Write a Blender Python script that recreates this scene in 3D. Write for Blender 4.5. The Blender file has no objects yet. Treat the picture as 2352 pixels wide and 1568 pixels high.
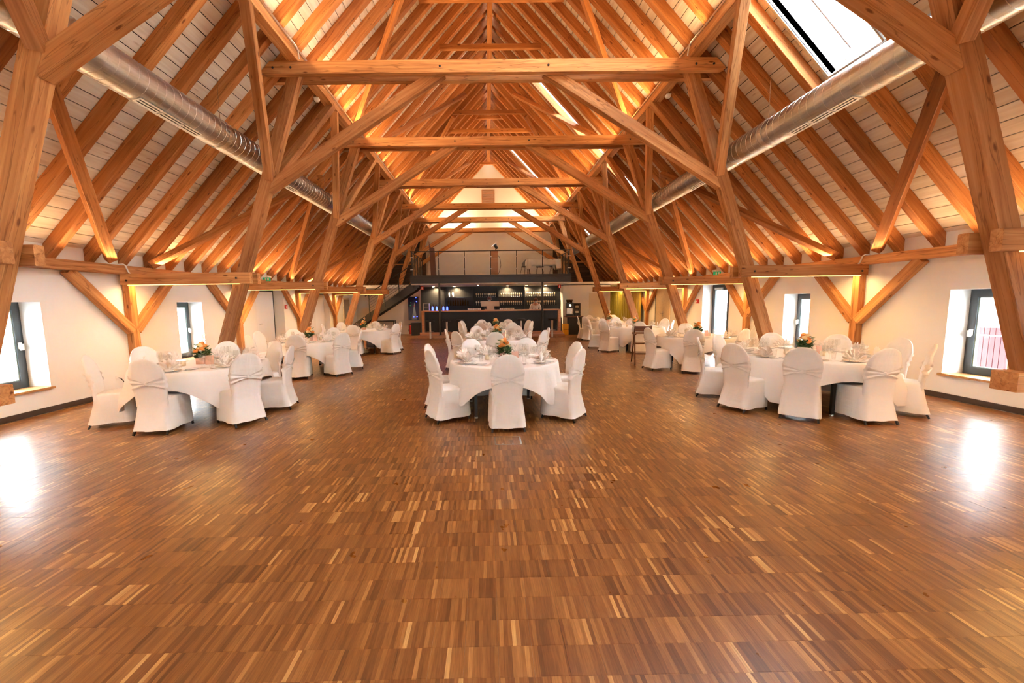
import bpy, math, random
from mathutils import Vector, Matrix, noise
random.seed(7)
S = bpy.context.scene
COL = S.collection
V = Vector
PI = math.pi

# ------------------------------------------------------------------ camera
FPX, YAW, PIT, ROL, PX, PY, EYE, CAMX = 916.07, .0072, .1056, .0136, 1126.63, 790.84, 1.65, -.19
cy_, sy_, cp_, sp_ = math.cos(YAW), math.sin(YAW), math.cos(PIT), math.sin(PIT)
fw = V((sy_*cp_, cy_*cp_, -sp_)); rt = V((cy_, -sy_, 0)); upv = rt.cross(fw)
cr_, sr_ = math.cos(ROL), math.sin(ROL)
rt, upv = cr_*rt - sr_*upv, sr_*rt + cr_*upv
cd = bpy.data.cameras.new('camera'); cam = bpy.data.objects.new('camera', cd); COL.objects.link(cam)
cd.sensor_fit = 'HORIZONTAL'; cd.sensor_width = 36; cd.lens = FPX*36/2352
cd.shift_x = (1176-PX)/2352; cd.shift_y = (PY-784)/2352; cd.clip_start = .05; cd.clip_end = 400
cam.matrix_world = Matrix(((rt.x, upv.x, -fw.x, CAMX), (rt.y, upv.y, -fw.y, 0), (rt.z, upv.z, -fw.z, EYE), (0, 0, 0, 1)))
S.camera = cam

# ------------------------------------------------------------------ world, exposure
w = bpy.data.worlds.new('overcast_sky'); S.world = w; w.use_nodes = True
bg = w.node_tree.nodes['Background']; bg.inputs[0].default_value = (.93, .97, 1, 1); bg.inputs[1].default_value = 11.5
S.view_settings.view_transform = 'Standard'; S.view_settings.look = 'None'
S.view_settings.exposure = 1.75; S.view_settings.gamma = 1; S.view_settings.use_curve_mapping = False
c = S.cycles
c.use_denoising = True; c.max_bounces = 5; c.diffuse_bounces = 4; c.glossy_bounces = 2; c.transmission_bounces = 4
c.transparent_max_bounces = 14; c.sample_clamp_indirect = 6; c.sample_clamp_direct = 0
c.caustics_reflective = False; c.caustics_refractive = False; c.use_adaptive_sampling = True; c.adaptive_threshold = .25; c.adaptive_min_samples = 10
WARM = (1, .64, .31)
def area(name, loc, direction, sx, sy, watts, color=WARM, spread=PI):
    l = bpy.data.lights.new(name, 'AREA'); l.shape = 'RECTANGLE'; l.size = sx; l.size_y = sy
    l.energy = watts; l.color = color; l.spread = spread
    o = bpy.data.objects.new(name, l); COL.objects.link(o); o.location = loc
    o.rotation_euler = V(direction).to_track_quat('-Z', 'Y').to_euler(); return o

# ------------------------------------------------------------------ materials
MATS = {}
def mat(name, col=(.8, .8, .8), rough=.5, metal=0, spec=.5, build=None, emit=None, estr=0, alpha=None, sheen=0, coat=0):
    m = bpy.data.materials.new(name); m.use_nodes = True; nt = m.node_tree; b = nt.nodes['Principled BSDF']
    b.inputs['Base Color'].default_value = (*col, 1); b.inputs['Roughness'].default_value = rough
    b.inputs['Metallic'].default_value = metal; b.inputs['Specular IOR Level'].default_value = spec
    if sheen: b.inputs['Sheen Weight'].default_value = sheen
    if coat: b.inputs['Coat Weight'].default_value = coat; b.inputs['Coat Roughness'].default_value = .12
    if emit: b.inputs['Emission Color'].default_value = (*emit, 1); b.inputs['Emission Strength'].default_value = estr
    if build: build(nt, b)
    MATS[name] = m; return m
def N(nt, t, **kw):
    n = nt.nodes.new(t)
    for k, v in kw.items():
        if k in n.inputs: n.inputs[k].default_value = v
        else: setattr(n, k, v)
    return n
def ramp(nt, stops, fac=None, interp='LINEAR'):
    n = nt.nodes.new('ShaderNodeValToRGB'); cr = n.color_ramp; cr.interpolation = interp
    while len(cr.elements) < len(stops): cr.elements.new(.5)
    for e, (p, cc) in zip(cr.elements, stops): e.position = p; e.color = (*cc, 1)
    if fac is not None: nt.links.new(fac, n.inputs[0])
    return n
def mapping(nt, src, scale=(1, 1, 1), loc=(0, 0, 0)):
    n = N(nt, 'ShaderNodeMapping'); n.inputs['Scale'].default_value = scale; n.inputs['Location'].default_value = loc
    nt.links.new(src, n.inputs[0]); return n.outputs[0]
def mixc(nt, a, b, fac, mode='MIX'):
    n = N(nt, 'ShaderNodeMix', data_type='RGBA', blend_type=mode)
    for s, v in ((6, a), (7, b), (0, fac)):
        if isinstance(v, (int, float)): n.inputs[s].default_value = v
        elif isinstance(v, tuple): n.inputs[s].default_value = (*v, 1)
        else: nt.links.new(v, n.inputs[s])
    return n.outputs[2]
def bump(nt, b, h, strength=.3, dist=.01):
    n = N(nt, 'ShaderNodeBump'); n.inputs['Strength'].default_value = strength; n.inputs['Distance'].default_value = dist
    nt.links.new(h, n.inputs['Height']); nt.links.new(n.outputs[0], b.inputs['Normal'])
def math_(nt, op, a, b=0):
    n = N(nt, 'ShaderNodeMath', operation=op)
    for i, v in enumerate((a, b)):
        if isinstance(v, (int, float)): n.inputs[i].default_value = v
        else: nt.links.new(v, n.inputs[i])
    return n.outputs[0]

def timber(c0, c1, c2, knots=True, var=.35):
    def f(nt, b):
        tc = N(nt, 'ShaderNodeTexCoord'); oi = N(nt, 'ShaderNodeObjectInfo')
        off = N(nt, 'ShaderNodeVectorMath', operation='ADD'); nt.links.new(tc.outputs['Object'], off.inputs[0])
        cmb = N(nt, 'ShaderNodeCombineXYZ'); m13 = math_(nt, 'MULTIPLY', oi.outputs['Random'], 37.0)
        for i in range(3): nt.links.new(m13, cmb.inputs[i])
        nt.links.new(cmb.outputs[0], off.inputs[1]); P = off.outputs[0]
        n1 = N(nt, 'ShaderNodeTexNoise', Scale=1.0, Detail=3, Roughness=.6, Distortion=.6); nt.links.new(mapping(nt, P, (.9, 18, 18)), n1.inputs[0])
        base = ramp(nt, [(.28, c0), (.52, c1), (.75, c2)], n1.outputs[0]).outputs[0]
        n2 = N(nt, 'ShaderNodeTexNoise', Scale=1.0, Detail=0); nt.links.new(mapping(nt, P, (.35, 1.2, 1.2)), n2.inputs[0])
        tone = ramp(nt, [(.3, (.72, .68, .64)), (.7, (1.12, 1.12, 1.12))], n2.outputs[0]).outputs[0]
        colr = mixc(nt, base, tone, 1.0, 'MULTIPLY')
        tint = ramp(nt, [(0, (1-var*.8, 1-var*.95, 1-var)), (1, (1.08, 1.08, 1.08))], oi.outputs['Random']).outputs[0]
        colr = mixc(nt, colr, tint, 1.0, 'MULTIPLY')
        if knots:
            vo = N(nt, 'ShaderNodeTexVoronoi', Scale=1.0); nt.links.new(mapping(nt, P, (2.2, 6.5, 6.5)), vo.inputs[0])
            k = ramp(nt, [(.06, (.25, .13, .07)), (.13, (1, 1, 1))], vo.outputs['Distance']).outputs[0]
            colr = mixc(nt, colr, k, .85, 'MULTIPLY')
            n3 = N(nt, 'ShaderNodeTexNoise', Scale=1.0, Detail=2, Roughness=.6); nt.links.new(mapping(nt, P, (.55, 9, 9), (3.3, 1, 2)), n3.inputs[0])
            ck = ramp(nt, [(.488, (1, 1, 1)), (.499, (.22, .12, .07)), (.503, (.22, .12, .07)), (.514, (1, 1, 1))], n3.outputs[0]).outputs[0]
            colr = mixc(nt, colr, ck, .5, 'MULTIPLY')
        nt.links.new(colr, b.inputs['Base Color'])
        bump(nt, b, n1.outputs[0], .25, .004)
    return f
W0, W1, W2 = (.42, .165, .05), (.61, .285, .095), (.74, .41, .165)
mat('timber', rough=.62, spec=.3, build=timber(W0, W1, W2))
mat('rafter_timber', rough=.6, spec=.3, build=timber((.42, .15, .036), (.60, .235, .062), (.70, .33, .11), True, .45))  # same wood as the beams, with the orange of warm lamplight put into its colour
mat('oak', rough=.4, spec=.4, build=timber((.42, .20, .07), (.58, .32, .12), (.66, .40, .18), False, .1))
mat('bar_wood', rough=.4, spec=.4, build=timber((.46, .22, .11), (.60, .32, .18), (.66, .38, .22), False, .1))
mat('brown_wood', rough=.45, build=timber((.10, .035, .013), (.17, .06, .022), (.22, .085, .03), False, .1))
mat('pale_door', rough=.5, build=timber((.62, .48, .30), (.70, .55, .36), (.74, .60, .41), False, .05))
mat('dark_cladding', rough=.7, build=timber((.06, .035, .025), (.10, .06, .042), (.14, .085, .06), False, .3))
def boards(nt, b):
    tc = N(nt, 'ShaderNodeTexCoord'); oi = N(nt, 'ShaderNodeObjectInfo')
    P = tc.outputs['Object']
    cmb = N(nt, 'ShaderNodeVectorMath', operation='ADD'); nt.links.new(P, cmb.inputs[0])
    cx = N(nt, 'ShaderNodeCombineXYZ'); mm = math_(nt, 'MULTIPLY', oi.outputs['Random'], 51.0); nt.links.new(mm, cx.inputs[0]); nt.links.new(mm, cx.inputs[1]); nt.links.new(cx.outputs[0], cmb.inputs[1])
    n1 = N(nt, 'ShaderNodeTexNoise', Scale=1.0, Detail=4, Roughness=.55, Distortion=.5); nt.links.new(mapping(nt, cmb.outputs[0], (.7, 14, 14)), n1.inputs[0])
    base = ramp(nt, [(.3, (.66, .53, .40)), (.6, (.78, .68, .56)), (.8, (.82, .74, .63))], n1.outputs[0]).outputs[0]
    vo = N(nt, 'ShaderNodeTexVoronoi', Scale=1.0); nt.links.new(mapping(nt, cmb.outputs[0], (1.6, 6, 6)), vo.inputs[0])
    k = ramp(nt, [(.05, (.62, .45, .32)), (.12, (1, 1, 1))], vo.outputs['Distance']).outputs[0]
    nt.links.new(mixc(nt, base, k, .6, 'MULTIPLY'), b.inputs['Base Color'])
mat('whitewashed_board', rough=.7, spec=.2, build=boards)
def plaster(col):
    def f(nt, b):
        tc = N(nt, 'ShaderNodeTexCoord'); n = N(nt, 'ShaderNodeTexNoise', Scale=180.0, Detail=3); nt.links.new(tc.outputs['Object'], n.inputs[0])
        n2 = N(nt, 'ShaderNodeTexNoise', Scale=.8, Detail=2); nt.links.new(tc.outputs['Object'], n2.inputs[0])
        nt.links.new(ramp(nt, [(.3, tuple(x*.965 for x in col)), (.7, col)], n2.outputs[0]).outputs[0], b.inputs['Base Color'])
        bump(nt, b, n.outputs[0], .12, .002)
    return f
mat('white_plaster', rough=.85, spec=.2, build=plaster((.80, .79, .76)))
mat('cream_plaster', rough=.85, spec=.2, build=plaster((.76, .70, .62)))
mat('white_paint', (.82, .82, .81), .45)
mat('dark_board', (.055, .035, .024), .5)
mat('dark_gap', (.03, .018, .01), .9)
def parquet(nt, b):
    g = N(nt, 'ShaderNodeNewGeometry'); sp = N(nt, 'ShaderNodeSeparateXYZ'); nt.links.new(g.outputs['Position'], sp.inputs[0])
    X, Y = sp.outputs[0], sp.outputs[1]
    row = math_(nt, 'FLOOR', math_(nt, 'DIVIDE', math_(nt, 'ADD', Y, .003), .16))
    wr = N(nt, 'ShaderNodeTexWhiteNoise', noise_dimensions='1D'); nt.links.new(row, wr.inputs['W'])
    xs = math_(nt, 'ADD', X, math_(nt, 'MULTIPLY', wr.outputs['Value'], .02))
    st = math_(nt, 'FLOOR', math_(nt, 'DIVIDE', xs, .0205))
    cmb = N(nt, 'ShaderNodeCombineXYZ'); nt.links.new(st, cmb.inputs[0]); nt.links.new(row, cmb.inputs[1])
    wn = N(nt, 'ShaderNodeTexWhiteNoise', noise_dimensions='2D'); nt.links.new(cmb.outputs[0], wn.inputs['Vector'])
    bl = math_(nt, 'FLOOR', math_(nt, 'DIVIDE', st, 6)); cb = N(nt, 'ShaderNodeCombineXYZ'); nt.links.new(bl, cb.inputs[0]); nt.links.new(row, cb.inputs[1]); cb.inputs[2].default_value = 3
    wb = N(nt, 'ShaderNodeTexWhiteNoise', noise_dimensions='3D'); nt.links.new(cb.outputs[0], wb.inputs['Vector'])
    v = math_(nt, 'ADD', math_(nt, 'MULTIPLY', wn.outputs['Value'], .72), math_(nt, 'MULTIPLY', wb.outputs['Value'], .28))
    base = ramp(nt, [(.06, (.15, .057, .018)), (.28, (.22, .087, .026)), (.55, (.28, .115, .033)), (.76, (.34, .148, .043)), (.87, (.47, .225, .069)), (.96, (.66, .39, .145))], v).outputs[0]
    n1 = N(nt, 'ShaderNodeTexNoise', Scale=1.0, Detail=4); nt.links.new(mapping(nt, g.outputs['Position'], (160, 9, 1)), n1.inputs[0])
    gr = ramp(nt, [(.3, (.74, .72, .70)), (.7, (1.1, 1.1, 1.1))], n1.outputs[0]).outputs[0]
    nt.links.new(mixc(nt, base, gr, 1.0, 'MULTIPLY'), b.inputs['Base Color'])
    n2 = N(nt, 'ShaderNodeTexNoise', Scale=7.0, Detail=3); nt.links.new(g.outputs['Position'], n2.inputs[0])
    rr = N(nt, 'ShaderNodeMapRange'); nt.links.new(n2.outputs[0], rr.inputs[0]); rr.inputs[3].default_value = .24; rr.inputs[4].default_value = .36; nt.links.new(rr.outputs[0], b.inputs['Roughness'])
    n3 = N(nt, 'ShaderNodeTexNoise', Scale=1.0, Detail=2); nt.links.new(mapping(nt, g.outputs['Position'], (22, 5, 1)), n3.inputs[0])
    bump(nt, b, math_(nt, 'ADD', math_(nt, 'MULTIPLY', wn.outputs['Value'], .3), n3.outputs[0]), .04, .003)
mat('parquet', rough=.25, spec=.4, build=parquet)
def fabric(col, wr=.35, sc=5.0):
    def f(nt, b):
        tc = N(nt, 'ShaderNodeTexCoord'); oi = N(nt, 'ShaderNodeObjectInfo')
        n = N(nt, 'ShaderNodeTexNoise', Scale=sc, Detail=3, Distortion=1.2); nt.links.new(mapping(nt, tc.outputs['Object'], (1.3, 1.3, .6)), n.inputs[0])
        ad = N(nt, 'ShaderNodeTexNoise', Scale=240.0, Detail=1); nt.links.new(tc.outputs['Object'], ad.inputs[0])
        n4 = N(nt, 'ShaderNodeTexNoise', Scale=1.0, Detail=2, Distortion=.8); nt.links.new(mapping(nt, tc.outputs['Object'], (3, 3, 16)), n4.inputs[0])
        n5 = N(nt, 'ShaderNodeTexNoise', Scale=1.0, Detail=2, Distortion=.6); nt.links.new(mapping(nt, tc.outputs['Object'], (13, 13, 2.2)), n5.inputs[0])
        bump(nt, b, math_(nt, 'ADD', math_(nt, 'ADD', n.outputs[0], math_(nt, 'MULTIPLY', ad.outputs[0], .02)), math_(nt, 'MULTIPLY', math_(nt, 'MULTIPLY', n4.outputs[0], n5.outputs[0]), 1.1)), wr, .03)
    return f
mat('chair_fabric', (.80, .785, .76), .55, spec=.3, sheen=.25, build=fabric(0, .28))
mat('table_linen', (.82, .80, .77), .6, spec=.3, sheen=.15, build=fabric(0, .22, 3.0))
mat('napkin_linen', (.84, .79, .74), .7, spec=.2)
def spiral(nt, b):
    tc = N(nt, 'ShaderNodeTexCoord'); n = N(nt, 'ShaderNodeTexNoise', Scale=1.0, Detail=4); nt.links.new(mapping(nt, tc.outputs['Object'], (3, 40, 40)), n.inputs[0])
    rr = N(nt, 'ShaderNodeMapRange'); nt.links.new(n.outputs[0], rr.inputs[0]); rr.inputs[3].default_value = .22; rr.inputs[4].default_value = .42; nt.links.new(rr.outputs[0], b.inputs['Roughness'])
    nt.links.new(ramp(nt, [(.3, (.50, .52, .53)), (.7, (.66, .68, .69))], n.outputs[0]).outputs[0], b.inputs['Base Color'])
mat('galvanised', metal=1, rough=.3, build=spiral)
mat('seam_metal', (.78, .80, .81), .3, 1)
mat('aluminium', (.66, .67, .67), .35, .9)
mat('steel', (.62, .62, .62), .25, 1)
mat('dark_steel', (.055, .052, .05), .45, .6)
mat('black_metal', (.018, .016, .015), .45, .3)
mat('bolt', (.05, .045, .04), .5, .7)
mat('black', (.012, .011, .011), .5)
mat('anthracite', (.045, .055, .06), .45)
mat('frame_edge', (.30, .40, .40), .4)
mat('red_plastic', (.55, .02, .015), .4)
mat('green_sign', (.01, .28, .10), .5, emit=(.02, .55, .2), estr=.1)
mat('white_plastic', (.78, .77, .74), .4)
mat('porcelain', (.86, .85, .83), .18)
mat('silver', (.72, .70, .66), .2, 1)
mat('blush_card', (.70, .43, .34), .65)
mat('rose_gold', (.85, .62, .45), .25, 1)
mat('leaf', (.045, .12, .03), .5)
mat('leaf_light', (.12, .22, .06), .5)
mat('rose_orange', (.85, .30, .06), .6)
mat('rose_cream', (.88, .62, .30), .6)
mat('candle', (.80, .72, .55), .5)
mat('gold_fabric', (.42, .29, .03), .42, .25, sheen=.3)
mat('yellow_plastic', (.75, .38, .01), .5)
mat('skin', (.55, .28, .18), .5)
mat('hair', (.09, .025, .012), .5)
mat('mask_cloth', (.45, .58, .66), .7)
mat('white_shirt', (.78, .72, .66), .7)
mat('dark_vest', (.02, .018, .02), .7)
mat('navy_glass', (.02, .02, .06), .1)
mat('bottle_blue', (.02, .04, .6), .15, emit=(.05, .08, 1), estr=2.2)
mat('lamp_glow', (1, .8, .5), .5, emit=(1, .72, .34), estr=9)
mat('led', (1, .8, .4), .5, emit=(1, .55, .12), estr=1.6)
mat('screen_back', (.66, .55, .44), .5)
mat('painting_purple', (.16, .09, .09), .7)
mat('brick_red', (.10, .022, .024), .6)
mat('house_green', (.07, .10, .08), .7)
mat('house_white', (.80, .80, .80), .8)
mat('house_grey', (.28, .32, .34), .8)
mat('roof_lining', (.90, .89, .87), .7)
def glassy(name, tint, gloss, rough=.02):
    m = bpy.data.materials.new(name); m.use_nodes = True; nt = m.node_tree; nt.nodes.clear()
    o = N(nt, 'ShaderNodeOutputMaterial'); t = N(nt, 'ShaderNodeBsdfTransparent'); t.inputs[0].default_value = (*tint, 1)
    g = N(nt, 'ShaderNodeBsdfGlossy'); g.inputs['Roughness'].default_value = rough
    f = N(nt, 'ShaderNodeLayerWeight'); f.inputs[0].default_value = .25; mx = N(nt, 'ShaderNodeMixShader')
    nt.links.new(math_(nt, 'ADD', math_(nt, 'MULTIPLY', math_(nt, 'POWER', f.outputs['Facing'], 2.5), gloss), .03), mx.inputs[0]); nt.links.new(t.outputs[0], mx.inputs[1]); nt.links.new(g.outputs[0], mx.inputs[2]); nt.links.new(mx.outputs[0], o.inputs[0])
    MATS[name] = m
glassy('pane_glass', (.95, .97, .97), .3)
glassy('rail_glass', (.95, .96, .95), .4)
glassy('crystal', (.985, .985, .98), .4, .03)
mat('shelf_crystal', (.75, .68, .52), .15)  # opaque pale colour, the bright specks of lit glass painted in
glassy('amber_glass', (.75, .55, .25), .6, .05)
glassy('brown_glass', (.30, .20, .10), .4, .05)

# ------------------------------------------------------------------ helpers
def link(o, parent=None):
    COL.objects.link(o)
    if parent is not None: o.parent = parent
    return o
def tag(o, label=None, cat=None, group=None, kind=None):
    if label: o['label'] = label
    if cat: o['category'] = cat
    if group: o['group'] = group
    if kind: o['kind'] = kind
    return o
def empty(name, loc=(0, 0, 0), rz=0, parent=None):
    o = bpy.data.objects.new(name, None); link(o, parent); o.location = loc; o.rotation_euler = (0, 0, rz); o.empty_display_size = .1; return o
class MB:
    def __init__(s): s.v = []; s.f = []
    def add(s, vs, fs):
        n = len(s.v); s.v += [tuple(x) for x in vs]; s.f += [tuple(i+n for i in f) for f in fs]; return s
    def box(s, x0, x1, y0, y1, z0, z1):
        return s.add([(x0, y0, z0), (x1, y0, z0), (x1, y1, z0), (x0, y1, z0), (x0, y0, z1), (x1, y0, z1), (x1, y1, z1), (x0, y1, z1)],
                     [(0, 3, 2, 1), (4, 5, 6, 7), (0, 1, 5, 4), (1, 2, 6, 5), (2, 3, 7, 6), (3, 0, 4, 7)])
    def bar(s, p0, p1, w, h, up=(0, 0, 1)):
        M, L = frame(p0, p1, up)
        n = len(s.v); s.box(0, L, -w/2, w/2, -h/2, h/2)
        for i in range(n, len(s.v)): s.v[i] = tuple(M @ V(s.v[i]))
        return s
    def tube(s, pts, r, seg=8, cap=True):
        pts = [V(p) for p in pts]; rs = r if isinstance(r, (list, tuple)) else [r]*len(pts); rings = []
        for i, p in enumerate(pts):
            d = (pts[min(i+1, len(pts)-1)]-pts[max(i-1, 0)]).normalized()
            a = d.orthogonal().normalized() if i == 0 else (pa - d*pa.dot(d)).normalized()
            pa = a; b = d.cross(a)
            rings.append([p + rs[i]*(math.cos(2*PI*k/seg)*a + math.sin(2*PI*k/seg)*b) for k in range(seg)])
        return s.loft(rings, cap, cap)
    def loft(s, rings, cap0=False, cap1=False):
        n = len(rings[0]); vs = [p for r in rings for p in r]; fs = []
        for i in range(len(rings)-1):
            for k in range(n): fs.append((i*n+k, i*n+(k+1) % n, (i+1)*n+(k+1) % n, (i+1)*n+k))
        if cap0: fs.append(tuple(range(n-1, -1, -1)))
        if cap1: fs.append(tuple(len(vs)-n+k for k in range(n)))
        return s.add(vs, fs)
    def lathe(s, prof, seg=16, c=(0, 0, 0), cap0=True, cap1=True):
        return s.loft([[(c[0]+r*math.cos(2*PI*k/seg), c[1]+r*math.sin(2*PI*k/seg), c[2]+z) for k in range(seg)] for r, z in prof], cap0, cap1)
    def sph(s, c, r, n=8, m=5, sx=1, sy=1, sz=1):
        return s.lathe([(r*math.sin(PI*(i+.35)/(m+.7)), -r*sz*math.cos(PI*(i+.35)/(m+.7))) for i in range(m+1)], n, c)
    def mesh(s, name):
        me = bpy.data.meshes.new(name); me.from_pydata(s.v, [], s.f); me.validate(); me.update(); return me
    def build(s, name, m, parent=None, smooth=False, loc=None):
        me = s.mesh(name); me.materials.append(MATS[m])
        if smooth:
            me.polygons.foreach_set('use_smooth', [True]*len(me.polygons))
            if smooth != 'all': me.set_sharp_from_angle(angle=.7)
        o = bpy.data.objects.new(name, me); link(o, parent)
        if loc: o.location = loc
        return o
def frame(p0, p1, up=(0, 0, 1)):
    p0, p1, up = V(p0), V(p1), V(up); x = (p1-p0); L = x.length; x = x/L
    y = up.cross(x)
    if y.length < 1e-4: y = V((0, 1, 0)).cross(x)
    y.normalize(); z = x.cross(y)
    return Matrix(((x.x, y.x, z.x, p0.x), (x.y, y.y, z.y, p0.y), (x.z, y.z, z.z, p0.z), (0, 0, 0, 1))), L
BC = {}
def beam(name, p0, p1, w, h, m='timber', parent=None, up=(0, 0, 1), ch=.007):
    """one squared timber with eased edges; local x runs along the grain"""
    M, L = frame(p0, p1, up); key = (round(L, 3), w, h, m, ch)
    if key not in BC:
        a, b = w/2, h/2
        prof = [(-a+ch, -b), (a-ch, -b), (a, -b+ch), (a, b-ch), (a-ch, b), (-a+ch, b), (-a, b-ch), (-a, -b+ch)]
        mb = MB().loft([[(x, y, z) for y, z in prof] for x in (0, L)], True, True); me = mb.mesh(name); me.materials.append(MATS[m]); BC[key] = me
    o = bpy.data.objects.new(name, BC[key]); link(o, parent)
    o.matrix_basis = M
    if parent is not None: attach(o, parent)
    return o
def attach(o, parent):
    """parent a piece that was built in room coordinates"""
    o.parent = parent; o.matrix_parent_inverse = parent.matrix_basis.inverted(); return o
def prism(name, pts, y0, y1, m, parent=None, ch=0):
    """outline in x,z extruded along y"""
    n = len(pts); vs = [(x, y0, z) for x, z in pts] + [(x, y1, z) for x, z in pts]
    fs = [tuple(range(n)), tuple(range(2*n-1, n-1, -1))] + [(i, i+n, (i+1) % n + n, (i+1) % n) for i in range(n)]
    o = MB().add(vs, fs).build(name, m)
    if parent is not None: attach(o, parent)
    return o
def copy_tree(o, parent=None):
    c2 = o.copy(); COL.objects.link(c2); c2.parent = parent
    for ch in o.children: copy_tree(ch, c2)
    return c2

# ------------------------------------------------------------------ roof
WX, SL, EAVE, Y0, Y1 = 7.21, 1.06, 2.67, -6.0, 25.2
CA = 1/math.sqrt(1+SL*SL)
def bz(x): return EAVE + SL*(WX-abs(x))            # underside of the boards
RV = .19/CA                                        # vertical depth of a rafter
SKY = [(-1.7, -.9), (5.55, 6.37), (13.09, 13.57), (20.2, 20.62)] # skylights, right slope; the unseen one behind the camera added for fill light
SX0, SX1 = 1.0, 5.03
def nrm(sd): return V((sd*SL*CA, 0, CA))           # outward normal of a slope
def deck(sd):
    mb = MB(); n = nrm(sd)
    def slab(ya, yb, xa, xb):
        vs = []
        for y in (ya, yb):
            for x in (xa, xb):
                p = V((sd*x, y, bz(x))); vs += [p+n*.035, p+n*.12]
        mb.add(vs, [(0, 4, 6, 2), (1, 3, 7, 5), (0, 1, 5, 4), (2, 6, 7, 3), (0, 2, 3, 1), (4, 5, 7, 6)])
    if sd < 0: slab(Y0-.4, Y1+.5, 0, WX+.6)
    else:
        ys = [Y0-.4] + [y for a in SKY for y in a] + [Y1+.5]
        for k in range(0, len(ys), 2): slab(ys[k], ys[k+1], 0, WX+.6)
        for a, b in SKY: slab(a, b, 0, SX0); slab(a, b, SX1, WX+.6)
    return mb
ceil = MB(); ceil.v += deck(-1).v; ceil.f += deck(-1).f; d_ = deck(1); ceil.add(d_.v, d_.f)
ceiling = tag(ceil.build('ceiling', 'dark_gap'), 'steep open timber roof with whitewashed boards between exposed rafters', None, None, 'structure')
pitch = .203
for sd in (-1, 1):
    n = nrm(sd)
    for i in range(52):
        s_ = (i+.5)*pitch - .12; x = WX - s_*CA
        if x < .03: continue
        cuts = [(Y0, Y1)]
        if sd > 0 and SX0-.07 < x < SX1+.07:
            ys = [Y0] + [y for a in SKY for y in a] + [Y1]; cuts = [(ys[k], ys[k+1]) for k in range(0, len(ys), 2)]
        for a, b in cuts:
            p = V((sd*x, 0, bz(x))) + n*.011
            beam('roof_plank', (p.x, a, p.z), (p.x, b, p.z), .192, .021, 'whitewashed_board', ceiling, n, .003)
RY = [6.50-.64*k for k in range(20, 0, -1)] + [6.50, 7.14, 7.78, 8.35, 8.91, 9.46, 10.03, 10.6, 11.17, 11.75, 12.32, 12.96] + [13.57+.615*k for k in range(19)]
for sd in (-1, 1):
    n = nrm(sd)
    for y in RY:
        if y < Y0+.1 or y > Y1-.16: continue
        def pt(x): q = V((sd*x, y+.065, bz(x))) - n*.095; return q
        xt = .02
        if sd > 0 and any(a-.1 < y < b-.05 for a, b in SKY): xt = SX1+.12
        beam('rafter', pt(WX+.12), pt(xt), .13, .19, 'rafter_timber', ceiling, n)
        if xt > 1: beam('rafter', pt(SX0-.12), pt(.02), .13, .19, 'rafter_timber', ceiling, n)
def tie(name, y, z, wd, hh=.14, th=.09): return beam(name, (-wd, y, z), (wd, y, z), th, hh, 'rafter_timber', ceiling)
for y, z, wd in [(9.66, 8.39, 1.62), (11.78, 8.63, 1.40), (15.64, 8.66, 1.37), (16.32, 8.28, 1.72), (18.02, 9.52, .56), (23.87, 9.58, .5), (3.6, 8.39, 1.62), (2.0, 8.6, 1.4)]: tie('upper_tie', y, z, wd)
for sd in (-1, 1):
    n = nrm(sd)
    def inw(p, d=.075): return V((sd*p[0], p[1], p[2])) - n*d
    for a, b in [((7.02, 7.38, 2.56), (4.75, 4.15, 4.98)), ((7.05, 8.26, 2.53), (4.64, 11.2, 5.1)), ((7.08, 14.05, 2.5), (4.66, 11.1, 5.1)), ((7.05, 15.1, 2.53), (4.9, 18.75, 4.85)),
                 ((3.70, 11.0, 6.08), (1.3, 8.2, 8.65)), ((3.45, 12.3, 6.35), (.92, 15.08, 9.06)), ((3.66, 17.9, 6.12), (1.39, 15.62, 8.555)), ((2.9, 19.3, 7.0), (1.07, 21.6, 8.9))]:
        beam('wind_brace', inw(a), inw(b), .12 if a[2] > 5 else .15, .12, 'rafter_timber', ceiling, n)
rb = beam('ridge_beam', (0, Y0, 9.84), (0, 24.1, 9.84), .155, .25, 'rafter_timber'); tag(rb, 'orange timber ridge beam running along the very top of the roof', 'beam')

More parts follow.
